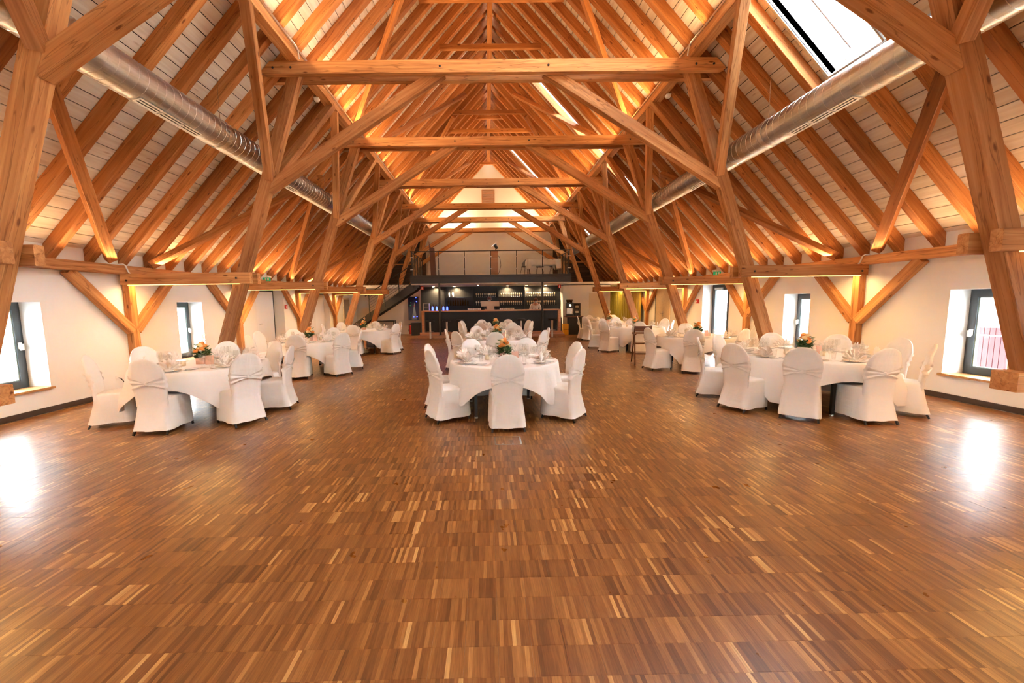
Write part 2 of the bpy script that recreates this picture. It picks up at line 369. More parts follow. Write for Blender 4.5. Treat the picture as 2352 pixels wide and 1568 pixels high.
# skylights
for k, (a, b) in enumerate(SKY):
    n = nrm(1); sk = empty('skylight', (SX1, a, bz(SX1)))
    tag(sk, ['skylight strip in the right slope behind the camera', 'tall skylight strip nearest the camera above the right duct', 'long narrow skylight strip halfway along the right slope', 'farthest narrow skylight strip high on the right slope'][k], 'skylight', 'skylights in the right roof slope')
    def q(x, y, d): return V((x, y, bz(x))) + n*d
    lin = MB()
    for (xa, ya, xb, yb) in ((SX0, a, SX1, a), (SX0, b, SX1, b), (SX0, a, SX0, b), (SX1, a, SX1, b)):
        da = V((0, .012, 0)) if ya == yb else V((CA, 0, -SL*CA))*.012
        if (ya == yb and ya == a) or (xa == xb == SX0): da = -da
        pts = [q(xa, ya, -.02), q(xb, yb, -.02), q(xb, yb, .34), q(xa, ya, .34)]
        lin.add(pts+[p+da for p in pts], [(0, 1, 2, 3), (7, 6, 5, 4), (0, 4, 5, 1), (1, 5, 6, 2), (2, 6, 7, 3), (3, 7, 4, 0)])
    attach(lin.build('lining', 'roof_lining'), sk)
    fr = MB()
    for xx in (SX0+.02, SX1-.02): fr.bar(q(xx, a, .33), q(xx, b, .33), .06, .05, n)
    for yy in (a+.02, b-.02): fr.bar(q(SX0, yy, .33), q(SX1, yy, .33), .04, .05, n)
    attach(fr.build('frame', 'white_paint'), sk)
    tr = MB()
    tr.bar(q(SX1+.02, a-.03, -.004), q(SX1+.02, b+.03, -.004), .05, .012, n)
    for yy in (a-.025, b+.025): tr.bar(q(SX0, yy, -.004), q(SX1, yy, -.004), .05, .012, n)
    attach(tr.build('trim', 'aluminium'), sk)
    nP = 3
    for j in range(nP):
        xa, xb = SX0+(SX1-SX0)*j/nP, SX0+(SX1-SX0)*(j+1)/nP
        pts = [q(xa, a, .35), q(xb, a, .35), q(xb, b, .35), q(xa, b, .35)]
        attach(MB().add(pts+[p+n*.008 for p in pts], [(0, 1, 2, 3), (7, 6, 5, 4), (0, 4, 5, 1), (1, 5, 6, 2), (2, 6, 7, 3), (3, 7, 4, 0)]).build('pane', 'pane_glass'), sk)
    if k == 1:
        ym = 5.965
        attach(MB().tube([q(1.4, ym, .06), q(4.93, ym, .06)], .013, 8).build('blind_rod', 'aluminium', None, True), sk)

# ------------------------------------------------------------------ trusses
TY = [3.80, 7.68, 11.04, 14.65, 18.13, 21.02, 24.05]
TN = ['nearest, cut off at the picture edge', 'second from the camera, its collar spanning the top of the picture', 'third from the camera', 'fourth from the camera', 'fifth from the camera, just before the gallery', 'sixth from the camera, over the gallery', 'rearmost, against the gable wall']
def sx(z): return 5.66 - .343*z
BOLT = None
def bolt(x, y, z, parent, r=.016):
    global BOLT
    if BOLT is None:
        BOLT = MB().lathe([(1, 0), (1, .5), (.6, .8)], 8).mesh('bolt'); BOLT.materials.append(MATS['bolt'])
    o = bpy.data.objects.new('bolt', BOLT); link(o); o.matrix_basis = Matrix.Translation((x, y, z)) @ Matrix.Rotation(PI/2, 4, 'X') @ Matrix.Scale(r, 4); attach(o, parent)
TRUSS = []
for ti, ty in list(enumerate(TY)) + [(-1, .15)]:
    t = empty('roof_truss', (0, ty, 0)); TRUSS.append(t)
    tag(t, 'timber roof truss, ' + (TN[ti] if ti >= 0 else 'right above the camera, outside the picture'), 'roof truss', 'timber roof trusses')
    for yy in (ty, ty+.27):
        cbm = prism('collar_beam', [(-4.14, 5.78), (4.14, 5.78), (4.21, 5.82), (4.03, 6.0), (-4.03, 6.0), (-4.21, 5.82)], yy, yy+.10, 'timber', t)
        if yy == ty:
            for bx in (-3.98, -3.66, 3.66, 3.98, -.98, .98): bolt(bx, yy, 5.89, cbm, .02)
    zb = 2.62 if ti > 4 else 0 if ti else .86
    for sd in (-1, 1):
        beam('strut', (sd*sx(zb), ty+.185, zb), (sd*sx(5.96), ty+.185, 5.96), .17, .21, 'timber', t, (-sd*1, 0, .343))
        beam('collar_brace', (sd*4.30, ty+.185, 3.835), (sd*.95, ty+.185, 5.89), .15, .20, 'timber', t)
        if ti < 6: beam('purlin_brace', (sd*4.22, ty+.25, 4.0), (sd*3.58, ty+1.72, 6.03), .13, .15, 'timber', t, (sd*1, 0, 0))
        beam('purlin_brace', (sd*4.24, ty+.14, 4.0), (sd*3.60, ty-1.43, 6.03), .13, .15, 'timber', t, (sd*1, 0, 0))
        if ti < 5:
            for k, yy in enumerate((ty, ty+.27)):
                tb = beam('tie_beam', (sd*4.68, yy+.05, 2.175), (sd*7.12, yy+.05, 2.175), .10, .21, 'timber', t)
                if k == 0:
                    bolt(sd*4.93, yy, 2.17, tb, .02); bolt(sd*7.0, yy, 2.15, tb, .02)
            attach(MB().box(min(sd*4.9, sd*7.0), max(sd*4.9, sd*7.0), ty+.015, ty+.04, 2.058, 2.070).build('light_strip', 'led'), t)
            beam('wall_post', (sd*7.14, ty+.195, 0), (sd*7.14, ty+.195, 2.27), .15, .135, 'timber', t, (sd*1, 0, 0))
            beam('wall_brace', (sd*7.135, ty+.15, 1.19), (sd*7.135, ty-.93, 2.28), .13, .16, 'timber', t, (0, 0, 1))
            beam('wall_brace', (sd*7.135, ty+.24, 1.19), (sd*7.135, ty+1.28, 2.28), .13, .16, 'timber', t, (0, 0, 1))
        if ti == 0: beam('foot_beam', (sd*5.08, ty+.17, .78), (sd*7.2, ty+.17, .78), .22, .20, 'timber', t)
for sd in (-1, 1):
    side = 'left' if sd < 0 else 'right'
    pu = beam('purlin', (sd*3.62, Y0, 6.10), (sd*3.62, 24.2, 6.10), .20, .20, 'timber'); tag(pu, 'long %s purlin beam carrying the rafters above the collar beams' % side, 'beam')
    attach(MB().box(min(sd*3.50, sd*3.525), max(sd*3.50, sd*3.525), Y0, 24, 6.165, 6.205).build('light_profile', 'aluminium'), pu)
    wp = beam('wall_plate', (sd*7.1, Y0, 2.35), (sd*7.1, 18.6, 2.35), .215, .16, 'timber'); tag(wp, 'long %s wall plate beam under the rafter feet' % side, 'beam')

# ------------------------------------------------------------------ lamps of the room
def strip(name, x, ya, yb, z, d, watts, color=WARM, wd=.06):
    o = area(name, (x, (ya+yb)/2, z), d, wd, yb-ya, watts, color)
    zax = -V(d).normalized(); yax = V((0, 1, 0)); xax = yax.cross(zax).normalized(); yax = zax.cross(xax)
    o.rotation_euler = Matrix((xax, yax, zax)).transposed().to_euler(); return o
for sd in (-1, 1):
    for a, b in [(-5.5, -2.2), (-1.8, 1.0), (1.2, 4.0)] + list(zip([y+.45 for y in TY], [y-.05 for y in TY[1:]])):
        strip('purlin_light_strip', sd*3.45, a, b, 6.13, (-sd*1.0, 0, .75), 20)
    for ti, ty in [(-1, .15)] + list(enumerate(TY))[:5]:
        strip('tie_lamp', sd*5.95, ty+.11, ty+.26, 2.085, (0, 0, -1), 15, (1, .60, .22), 2.1)
        strip('plate_uplight', sd*6.86, ty+.45, ty+1.25, 2.50, (-sd*.55, 0, 1), 2.5)
        strip('plate_light_strip', sd*6.80, ty+.45, TY[ti+1]-.1, 2.47, (-sd*.60, 0, 1), 8)
    strip('gable_uplight', sd*1.9, 24.8, 24.9, 6.05, (0, .25, 1), 30, (1, .75, .45), 1.4)

# ------------------------------------------------------------------ floor
SEAM = 4.92
fl = MB().box(-WX-.5, WX+.5, Y0-.3, SEAM, -.3, -.012).box(-WX-.5, WX+.5, SEAM, Y1+.3, -.3, -.020)
floor = tag(fl.build('floor', 'parquet'), 'glossy brown parquet floor of short upright wooden strips', None, None, 'structure')
blk = {}
def block_mesh(dz):
    k = round(dz, 5)
    if k not in blk:
        a = .07985; e = .0004
        mb = MB().loft([[(-a, -a, -.012), (a, -a, -.012), (a, a, -.012), (-a, a, -.012)], [(-a, -a, -e), (a, -a, -e), (a, a, -e), (-a, a, -e)], [(-a+e, -a+e, dz), (a-e, -a+e, dz), (a-e, a-e, dz), (-a+e, a-e, dz)]], False, True)
        blk[k] = mb
    return blk[k]
cells = []
for r in range(int(-1/.16), int(SEAM/.16)):
    yy = r*.16+.08
    for cidx in range(-45, 45):
        xx = cidx*.16+.08; cells.append((xx, yy))
def inview(x, y):
    d = V((x-CAMX, y, -EYE)); z = d.dot(fw)
    if z < .3: return False
    u = PX+FPX*d.dot(rt)/z; v = PY-FPX*d.dot(upv)/z; return -40 < u < 2392 and v < 1610
near = sorted([c_ for c_ in cells if inview(*c_)], key=lambda c_: (c_[0]-CAMX)**2+c_[1]**2)[:300]
nset = set(near); rest = MB(); BM_ = {}
rnd = random.Random(3)
for (x, y) in cells:
    dz = rnd.choice((0, .0002, .0004)); b_ = block_mesh(dz)
    if (x, y) in nset:
        if dz not in BM_: BM_[dz] = b_.mesh('parquet_block'); BM_[dz].materials.append(MATS['parquet'])
        o = bpy.data.objects.new('parquet_block', BM_[dz]); link(o, floor); o.location = (x, y, 0)
    else: rest.add([(p[0]+x, p[1]+y, p[2]) for p in b_.v], b_.f)
for r in range(int(SEAM/.16)+1, int(16.5/.16)):
    for cidx in range(-45, 45):
        x, y = cidx*.16+.08, r*.16+.08-.04; b_ = block_mesh(rnd.choice((0, .0002, .0004)))
        rest.add([(p[0]+x, p[1]+y, p[2]-.008) for p in b_.v], b_.f)
o = rest.build('parquet_field', 'parquet', floor); o['kind'] = 'stuff'
attach(MB().box(-WX, WX, 16.48, 25.2, -.02, -.008).build('parquet_far', 'parquet'), floor)
attach(MB().box(-WX, WX, SEAM-.13, SEAM+.045, -.02, .001).build('edge_strip', 'parquet'), floor)

# ------------------------------------------------------------------ walls
def wall_side(sd, openings):
    """long wall with openings (ya, yb, za, zb), .45 m thick"""
    mb = MB(); X0, X1 = sorted((sd*WX, sd*(WX+.45)))
    ys = sorted({Y0, Y1+.3, *[o_[0] for o_ in openings], *[o_[1] for o_ in openings]})
    for a, b in zip(ys, ys[1:]):
        op = [o_ for o_ in openings if o_[0] <= a and o_[1] >= b]
        if not op: mb.box(X0, X1, a, b, -.2, EAVE+.02)
        else:
            z0, z1 = op[0][2], op[0][3]
            mb.box(X0, X1, a, b, -.2, z0 if z0 > 0 else -.02)
            mb.box(X0, X1, a, b, z1, EAVE+.02)
    return mb
WIN = [(-1.75, -.95), (1.9, 2.7), (5.56, 6.36), (9.13, 9.93)]  # out-of-view entries are added to let in ambient daylight
OL = [(a, b, .40, 1.75) for a, b in WIN] + [(12.25, 13.9, 0, 2.15), (16.4, 17.9, 0, 2.12)]
OR = [(a, b, .40, 1.75) for a, b in WIN] + [(12.2, 13.72, 0, 2.13)]
wl = tag(wall_side(-1, OL).build('wall_left', 'white_plaster'), 'low white plastered wall along the left side', kind='structure')
wr = tag(wall_side(1, OR).build('wall_right', 'white_plaster'), 'low white plastered wall along the right side', kind='structure')
def gable(y, th, m):
    pts = [(-WX-.3, -.2), (WX+.3, -.2), (WX+.3, bz(WX+.3)+.03), (0, bz(0)+.03), (-WX-.3, bz(WX+.3)+.03)]
    return prism('wall_back', pts, y, y+th, m)
wb = tag(gable(Y1, .3, 'white_plaster'), 'white gable wall behind the gallery', kind='structure')
gv = empty('x'); bpy.data.objects.remove(gv)
wf = MB()
for xa, xb in ((-WX-.3, -4.2), (-2.6, -.8), (.8, 2.6), (4.2, WX+.3)): wf.box(xa, xb, Y0-.3, Y0, -.2, 2.65)
for xa, xb in ((-4.2, -2.6), (-.8, .8), (2.6, 4.2)): wf.box(xa, xb, Y0-.3, Y0, -.2, 1.5).box(xa, xb, Y0-.3, Y0, 2.5, 2.65)
g_ = [(-WX-.3, 2.65), (WX+.3, 2.65), (0, bz(0)+.03)]
wf.add([(x, Y0-.3, z) for x, z in g_]+[(x, Y0, z) for x, z in g_], [(0, 1, 2), (5, 4, 3), (0, 3, 4, 1), (1, 4, 5, 2), (2, 5, 3, 0)])
wf = wf.build('wall_front', 'white_plaster'); tag(wf, 'white gable wall behind the camera', kind='structure')
for sd, ops in ((-1, OL), (1, OR)):
    mb = MB(); ys = [Y0]
    for o_ in sorted(ops):
        if o_[2] == 0: ys += [o_[0], o_[1]]
    ys.append(20.5)
    for k in range(0, len(ys), 2): mb.box(*sorted((sd*WX, sd*(WX-.02))), ys[k], ys[k+1], 0, .085)
    nm = 'left' if sd < 0 else 'right'
    tag(mb.build('baseboard_'+nm, 'dark_board'), 'dark brown baseboard along the %s wall' % nm, kind='structure')
wn = 0
def window(sd, ya, yb, za, zb, label):
    global wn; wn += 1
    X = sd*(WX+.34); e = empty('window_%d' % wn, (X, (ya+yb)/2, za)); tag(e, label, kind='structure')
    def ring(mb, a, b, lo, hi, t, x0, x1):
        x0, x1 = sorted((sd*x0, sd*x1))
        mb.box(x0, x1, a, a+t, lo, hi).box(x0, x1, b-t, b, lo, hi).box(x0, x1, a+t, b-t, lo, lo+t).box(x0, x1, a+t, b-t, hi-t, hi); return mb
    attach(ring(MB(), ya, yb, za, zb, .055, WX+.34, WX+.43).build('window_frame', 'anthracite'), e)
    sash = attach(ring(MB(), ya+.045, yb-.045, za+.045, zb-.045, .075, WX+.32, WX+.40).build('sash', 'anthracite'), e)
    attach(ring(MB(), ya+.118, yb-.118, za+.118, zb-.118, .018, WX+.335, WX+.38).build('bead', 'frame_edge'), sash)
    attach(MB().box(*sorted((sd*(WX+.365), sd*(WX+.371))), ya+.12, yb-.12, za+.12, zb-.12).build('pane', 'pane_glass'), e)
    hm = MB().box(*sorted((sd*(WX+.285), sd*(WX+.32))), yb-.10, yb-.07, za+.62, za+.72).box(*sorted((sd*(WX+.262), sd*(WX+.29))), yb-.105, yb-.065, za+.60, za+.70)
    attach(hm.build('handle', 'white_plastic'), sash)
    attach(MB().box(*sorted((sd*(WX-.045), sd*(WX+.33))), ya-.04, yb+.03, za-.03, za+.004).build('window_sill', 'oak'), e)
    attach(MB().tube([(sd*(WX+.52), ya-.05, za+.62), (sd*(WX+.52), yb+.05, za+.62)], .012, 6).build('guard_rail', 'aluminium'), e)
    return e
PLW = {0: 'behind the camera, farther back', 1: 'just behind the camera', 2: 'nearest in view', 3: 'farther along'}
for sd in (-1, 1):
    for k, (a, b) in enumerate(WIN): window(sd, a, b, .40, 1.75, 'small deep-set grey-framed window in the %s wall, %s' % ('left' if sd < 0 else 'right', PLW[k]))
for k, xc_ in enumerate((-3.4, 0, 3.4)):  # unseen windows, added so daylight fills from behind the camera
    wn += 1; e = empty('window_%d' % wn, (xc_, Y0, 1.5)); tag(e, 'square window in the gable behind the camera, %s one' % ('left', 'middle', 'right')[k], kind='structure')
    attach(MB().box(xc_-.8, xc_-.72, Y0-.2, Y0-.1, 1.5, 2.5).box(xc_+.72, xc_+.8, Y0-.2, Y0-.1, 1.5, 2.5).box(xc_-.72, xc_+.72, Y0-.2, Y0-.1, 1.5, 1.58).box(xc_-.72, xc_+.72, Y0-.2, Y0-.1, 2.42, 2.5).build('window_frame', 'anthracite'), e)
    attach(MB().box(xc_-.72, xc_+.72, Y0-.155, Y0-.148, 1.58, 2.42).build('pane', 'pane_glass'), e)
# glazed terrace door, right wall
dn = 0
def door(label, loc):
    global dn; dn += 1; e = empty('door_%d' % dn, loc); tag(e, label, kind='structure'); return e
X0 = WX+.34
d = door('grey-framed glazed terrace door in the right wall', (X0, 13.0, 0))
mb = MB()
for a, b in ((12.2, 12.28), (13.62, 13.72), (12.62, 12.74)): mb.box(X0, X0+.09, a, b, 0, 2.13)
mb.box(X0, X0+.09, 12.2, 13.72, 2.05, 2.13).box(X0, X0+.09, 12.2, 12.7, 0, .1); attach(mb.build('door_frame', 'anthracite'), d)
mb = MB().box(X0-.02, X0+.05, 12.74, 12.84, .02, 2.05).box(X0-.02, X0+.05, 13.52, 13.62, .02, 2.05).box(X0-.02, X0+.05, 12.84, 13.52, 1.94, 2.05).box(X0-.02, X0+.05, 12.84, 13.52, .02, .18)
lf = attach(mb.build('door_leaf', 'anthracite'), d)
attach(MB().box(X0+.01, X0+.018, 12.84, 13.52, .18, 1.94).build('pane', 'pane_glass'), d)
attach(MB().box(X0+.03, X0+.038, 12.28, 12.62, .1, 2.05).build('pane', 'pane_glass'), d)
attach(MB().box(X0-.035, X0-.02, 12.77, 12.80, .95, 1.17).tube([(X0-.05, 12.785, 1.06), (X0-.065, 12.785, 1.06), (X0-.065, 12.92, 1.06)], .009, 6).build('handle', 'dark_steel'), lf)
attach(MB().box(X0-.06, X0-.02, 13.05, 13.5, 1.955, 2.03).build('door_closer', 'aluminium'), lf)
# pale double door, right wall
d = door('pale wooden door with lever handle in the right wall', (WX, 16.8, 0))
attach(MB().box(WX-.03, WX, 17.43, 17.52, 0, 2.2).build('door_frame', 'anthracite'), d)
lf = attach(MB().box(WX-.045, WX, 16.62, 17.42, 0, 2.16).build('door_leaf', 'pale_door'), d)
attach(MB().box(WX-.04, WX, 16.1, 16.61, 0, 2.16).build('side_leaf', 'pale_door'), d)
attach(MB().box(WX-.055, WX-.045, 16.67, 16.71, .95, 1.17).tube([(WX-.05, 16.69, 1.08), (WX-.09, 16.69, 1.08), (WX-.09, 16.84, 1.08)], .01, 6).build('handle', 'steel'), lf)
sp = MB().box(WX-.012, WX, 15.83, 15.98, 1.50, 1.72).build('wall_plaque', 'aluminium'); tag(sp, 'small grey wall plaque beside the pale wooden door', 'plaque')
# left recess with door
d = door('white door with brown glass strip in a deep recess of the left wall', (-WX-.4, 13.1, 0))
XL = -WX-.34
attach(MB().box(XL-.06, XL, 12.25, 12.30, 0, 2.15).box(XL-.06, XL, 12.72, 12.78, 0, 2.15).box(XL-.06, XL, 13.82, 13.9, 0, 2.15).box(XL-.06, XL, 12.3, 13.82, 2.09, 2.15).build('door_frame', 'anthracite'), d)
attach(MB().box(XL-.04, XL-.03, 12.3, 12.72, 0, 2.09).build('side_pane', 'brown_glass'), d)
lf = attach(MB().box(XL-.05, XL+.015, 12.78, 13.82, 0, 2.09).build('door_leaf', 'white_paint'), d)
attach(MB().tube([(XL+.01, 12.88, 1.05), (XL+.06, 12.88, 1.05), (XL+.06, 13.02, 1.05)], .01, 6).build('handle', 'steel'), lf)
attach(MB().box(-WX-1.2, -WX-1.15, 12, 14.2, 0, 2.3).build('backing', 'dark_vest'), d)
d = door('flush white door in the far recess of the left wall', (-WX-.3, 17.1, 0))
attach(MB().box(-WX-.30, -WX-.24, 16.4, 17.9, 0, 2.08).build('door_leaf', 'white_paint'), d)
attach(MB().box(-WX-.30, -WX-.20, 16.4, 17.9, 2.08, 2.12).build('door_frame', 'anthracite'), d)

# ------------------------------------------------------------------ banquet chairs
def lerp(tab, z):
    for (a, va), (b, vb) in zip(tab, tab[1:]):
        if z <= b:
            t = max(0, (z-a)/(b-a)); t = t*t*(3-2*t) if len(tab) > 2 else t
            return va+(vb-va)*t
    return tab[-1][1]
YB = [(.30, -.185), (.46, -.19), (.60, -.20), (.80, -.238), (1.0, -.29)]
def hwid(z):
    if z <= .74: return lerp([(.30, .19), (.46, .19), (.62, .202), (.74, .214)], z)
    t = min(1, (z-.74)/.262); return .214*max(0, 1-t**2.25)**(1/2.1)
def chair_proto():
    root = empty('banquet_chair')
    mb = MB(); rings = []
    zs = [.36, .44, .50, .56, .62, .68, .74, .80, .85, .89, .925, .95, .972, .988, .998]
    nf = 9
    for z in zs:
        hw = hwid(z); yc = lerp(YB, z); th = .030 if z < .8 else .030-.014*((z-.8)/.2); ring = []
        for k in range(nf): u = -1+2*k/(nf-1); ring.append((u*hw, yc-th*(1-.35*u*u)-.012*(1-abs(u))*math.sin(PI*min(1, max(0, (z-.44)/.5))), z))
        for k in range(nf): u = 1-2*k/(nf-1); ring.append((u*hw, yc+th*(1-.55*u*u), z))
        rings.append(ring)
    mb.loft(rings, False, True)
    # skirt over the seat
    def loop(hf, hr, yf, yr, z, fold):
        pts = []; n = 48
        base = [(-hr, yr), (hr, yr), (hf, yf), (-hf, yf)]; rad = .035
        for k in range(n):
            s_ = k/n*4; i = int(s_); t = s_-i
            (x0, y0), (x1, y1) = base[i], base[(i+1) % 4]
            x, y = x0+(x1-x0)*t, y0+(y1-y0)*t
            e = min(t, 1-t)
            if e < .09: q = 1-.10*(1-e/.09); x, y = x*q, (y-.0)*q + (yr+yf)/2*(1-q)
            wv = fold*(math.sin(k*1.31+.4)+.6*math.sin(k*2.7+1))
            l = math.hypot(x, y) or 1; pts.append((x+x/l*wv, y+y/l*wv, z + (fold*.9*math.sin(k*.8) if z < .1 else 0)))
        return pts
    rows = [(.236, .236, .245, -.292, .055, .0045), (.233, .230, .243, -.268, .13, .004), (.229, .220, .240, -.245, .22, .0035), (.225, .208, .237, -.225, .31, .003), (.221, .198, .234, -.212, .39, .002), (.216, .192, .228, -.208, .435, .001), (.208, .186, .219, -.20, .458, 0), (.185, .165, .19, -.17, .468, 0), (.11, .1, .11, -.1, .475, 0), (.02, .02, .02, -.02, .477, 0)]
    mb.loft([loop(*r) for r in rows], False, True)
    mb.build('cover', 'chair_fabric', root, 'all')
    # gathered sash across the back
    sm = MB(); NU, NV = 25, 15; g = []
    for i in range(NU):
        u = -1.0+2*i/(NU-1); au = abs(u); row = []
        for j in range(NV):
            v = -1+2*j/(NV-1); hh = .014+.078*au**1.15; z = .665+.012*au+v*hh
            hw = hwid(z)+.003; yc = lerp(YB, z); th = .030 if z < .8 else .028
            uu = max(-1, min(1, u)); y = yc-th*(1-.35*uu*uu)-.012*(1-au)*math.sin(PI*min(1, max(0, (z-.44)/.5)))-.007-.020*(1-au)**2-.011*math.sin(v*7.5+au*1.5)*(.35+.65*min(1, au*2.5))
            row.append((uu*hw, y, z))
        g.append(row)
    for e, sgn in ((0, -1), (-1, 1)):
        ext = [[(p[0], p[1]+.05, p[2]) for p in g[e]]]
        g = ext+g if e == 0 else g+ext
    vs = [p for r in g for p in r]; fs = [(i*NV+j, (i+1)*NV+j, (i+1)*NV+j+1, i*NV+j+1) for i in range(len(g)-1) for j in range(NV-1)]
    sm.add(vs, fs)
    sm.lathe([(.012, -.026), (.022, -.012), (.024, .004), (.020, .018), (.010, .026)], 10, (0, -.262, .665))
    sm.build('sash', 'chair_fabric', root, 'all')
    for sxx in (-1, 1):
        MB().bar((sxx*.195, .19, .14), (sxx*.207, .215, 0), .022, .022).build('leg', 'black_metal', root)
        MB().bar((sxx*.195, -.20, .16), (sxx*.207, -.283, 0), .022, .022).build('leg', 'black_metal', root)
    return root
CH = chair_proto(); CH_used = False
def chair(x, y, cx, cy, label, group, twist=0, z=0):
    """x, y: where the top of the backrest stands; faces cx, cy"""
    global CH_used
    a = math.atan2(cy-y, cx-x)+twist
    o = CH if not CH_used else copy_tree(CH); CH_used = True
    o.location = (x+.285*math.cos(a), y+.285*math.sin(a), z); o.rotation_euler = (0, 0, a-PI/2)
    return tag(o, label, 'chair', group)

# ------------------------------------------------------------------ tables
TOP = .755
def table(cx, cy, R, name, legs=4, la=.6):
    t = empty('round_table', (cx, cy, 0)); tag(t, 'round banquet table under white linen, the %s' % name, 'table', 'round banquet tables')
    MB().lathe([(R-.03, TOP-.035), (R, TOP-.03), (R, TOP-.004), (R-.004, TOP)], 48).build('tabletop', 'black_metal', t, True)
    MB().lathe([(R-.12, TOP-.10), (R-.12, TOP-.036)], 32).build('apron', 'black_metal', t, True)
    for k in range(legs):
        a = la+k*2*PI/legs; x, y = (R-.13)*math.cos(a), (R-.13)*math.sin(a)
        lg = MB().bar((x, y, .02), (x, y, TOP-.05), .042, .042, (1, 0, 0)).build('leg', 'black_metal', t)
        MB().lathe([(.026, 0), (.026, .022)], 8, (x, y, 0)).build('foot', 'aluminium', lg)
def cloth(cx, cy, R, half, rot, name, lim=1.32, seed=0):
    rg = random.Random(seed); ph = [rg.uniform(0, 6.28) for _ in range(5)]; n = 144; zt = TOP+.004
    prof = [(0.02, 0), (.35, 0), (.7, 0), (.92, 0), (.985, 0)]; rings = []
    for f, _ in prof: rings.append([(cx+R*f*math.cos(2*PI*k/n), cy+R*f*math.sin(2*PI*k/n), zt) for k in range(n)])
    for dz, dr in ((.002, .003), (.010, .010)): rings.append([(cx+(R+dr)*math.cos(2*PI*k/n), cy+(R+dr)*math.sin(2*PI*k/n), zt-dz) for k in range(n)])
    rowsn = 9
    for i in range(1, rowsn+1):
        ring = []
        for k in range(n):
            th = 2*PI*k/n; a = th-rot; ext = min(half/max(abs(math.cos(a)), abs(math.sin(a)), 1e-3), lim*half)
            corner = max(0, (ext/half-1)/(lim-1)); drop = max(.05, ext-R)
            t = i/rowsn*drop; s_ = min(1, t/.4)
            fold = math.sin(6*th+ph[0])*.35+math.sin(11*th+ph[1])*.4+math.sin(19*th+ph[2])*.25
            fold += corner*1.2*math.sin(16*a+ph[3]*.2)
            r = R+.014+.045*s_+fold*.034*s_+corner*.05*s_
            ring.append((cx+r*math.cos(th), cy+r*math.sin(th), zt-.010-t*(1-.06*s_)))
        rings.append(ring)
    o = MB().loft(rings, True, False).build('tablecloth', 'table_linen', None, 'all')
    tag(o, 'white linen cloth draped over the %s' % name, 'tablecloth', 'white tablecloths'); return o
# tableware, one mesh of each kind
def proto(name, mb, m, smooth=True): me = mb.mesh(name); me.materials.append(MATS[m]); me.polygons.foreach_set('use_smooth', [bool(smooth)]*len(me.polygons)); return me
def revolve2(prof, seg=14): return MB().lathe(prof, seg)
ME = {}
ME['wine_glass'] = proto('wine_glass', revolve2([(.034, 0), (.033, .003), (.006, .008), (.0045, .05), (.0045, .088), (.012, .098), (.032, .118), (.039, .145), (.036, .18), (.030, .208), (.0285, .208), (.0345, .18), (.0372, .146), (.030, .12), (.010, .102), (.002, .098)]), 'crystal')
ME['water_glass'] = proto('water_glass', revolve2([(.026, 0), (.028, .005), (.032, .10), (.030, .10), (.026, .008), (.002, .007)]), 'crystal')
ME['plate'] = proto('plate', revolve2([(.055, 0), (.075, .004), (.13, .013), (.132, .016), (.085, .009), (.07, .006), (.002, .006)], 24), 'porcelain')
ME['bread_plate'] = proto('bread_plate', revolve2([(.04, 0), (.05, .003), (.08, .009), (.081, .012), (.055, .006), (.002, .005)], 18), 'porcelain')
ME['candle_glass'] = proto('candle_glass', revolve2([(.032, 0), (.036, .006), (.036, .075), (.033, .075), (.033, .055), (.002, .05)], 12), 'candle')
def knife():
    return MB().box(-.008, .008, -.11, .0, 0, .004).add([(-.007, 0, 0), (.007, 0, 0), (.009, .09, 0), (.0, .115, 0), (-.006, .09, 0), (-.007, 0, .003), (.007, 0, .003), (.009, .09, .003), (.0, .115, .003), (-.006, .09, .003)], [(4, 3, 2, 1, 0), (5, 6, 7, 8, 9), (0, 1, 6, 5), (1, 2, 7, 6), (2, 3, 8, 7), (3, 4, 9, 8), (4, 0, 5, 9)])
def fork():
    mb = MB().box(-.005, .005, -.11, .03, 0, .004).box(-.012, .012, .03, .05, 0, .004)
    for k in range(4): mb.box(-.012+k*.0068, -.0085+k*.0068, .05, .095, 0, .004)
    return mb
ME['knife'] = proto('knife', knife(), 'silver', False); ME['fork'] = proto('fork', fork(), 'silver', False)
def napkin():
    mb = MB()
    for R_, lean, n, dy in ((.17, .10, 7, .01), (.14, -.35, 5, -.015), (.11, -.75, 4, -.03)):
        for k in range(n):
            a0 = math.radians(12+156*k/n); a1 = math.radians(12+156*(k+1)/n); am = (a0+a1)/2
            def P(a, r, y): z = r*math.sin(a); return (r*math.cos(a), dy+y+z*lean, z+.008)
            mb.add([P(am, .01, 0), P(a0, R_*.78, .012), P(am, R_, -.012), P(a1, R_*.78, .012), P(am, R_*.6, .016)], [(0, 1, 4), (1, 2, 4), (2, 3, 4), (3, 0, 4)])
            mb.add([P(am, .01, 0), P(a0, R_*.78, .012), P(am, R_, -.012), P(a1, R_*.78, .012)], [(0, 1, 2, 3)])
    mb.lathe([(.05, 0), (.055, .01), (.03, .02)], 10)
    return mb
ME['napkin'] = proto('napkin', napkin(), 'napkin_linen', False)
CATS = dict(wine_glass='wine glass', water_glass='glass', plate='plate', bread_plate='plate', candle_glass='candle', knife='knife', fork='fork', napkin='napkin')
DESC = dict(wine_glass='clear stemmed wine glass', water_glass='small clear water tumbler', plate='white dinner plate with a folded napkin', bread_plate='small white bread plate', candle_glass='short cream candle in a glass', knife='silver table knife beside a plate', fork='silver fork beside a plate', napkin='pale pleated fan napkin')
PLUR = dict(wine_glass='wine glasses', water_glass='water glasses', candle_glass='candles', knife='knives')
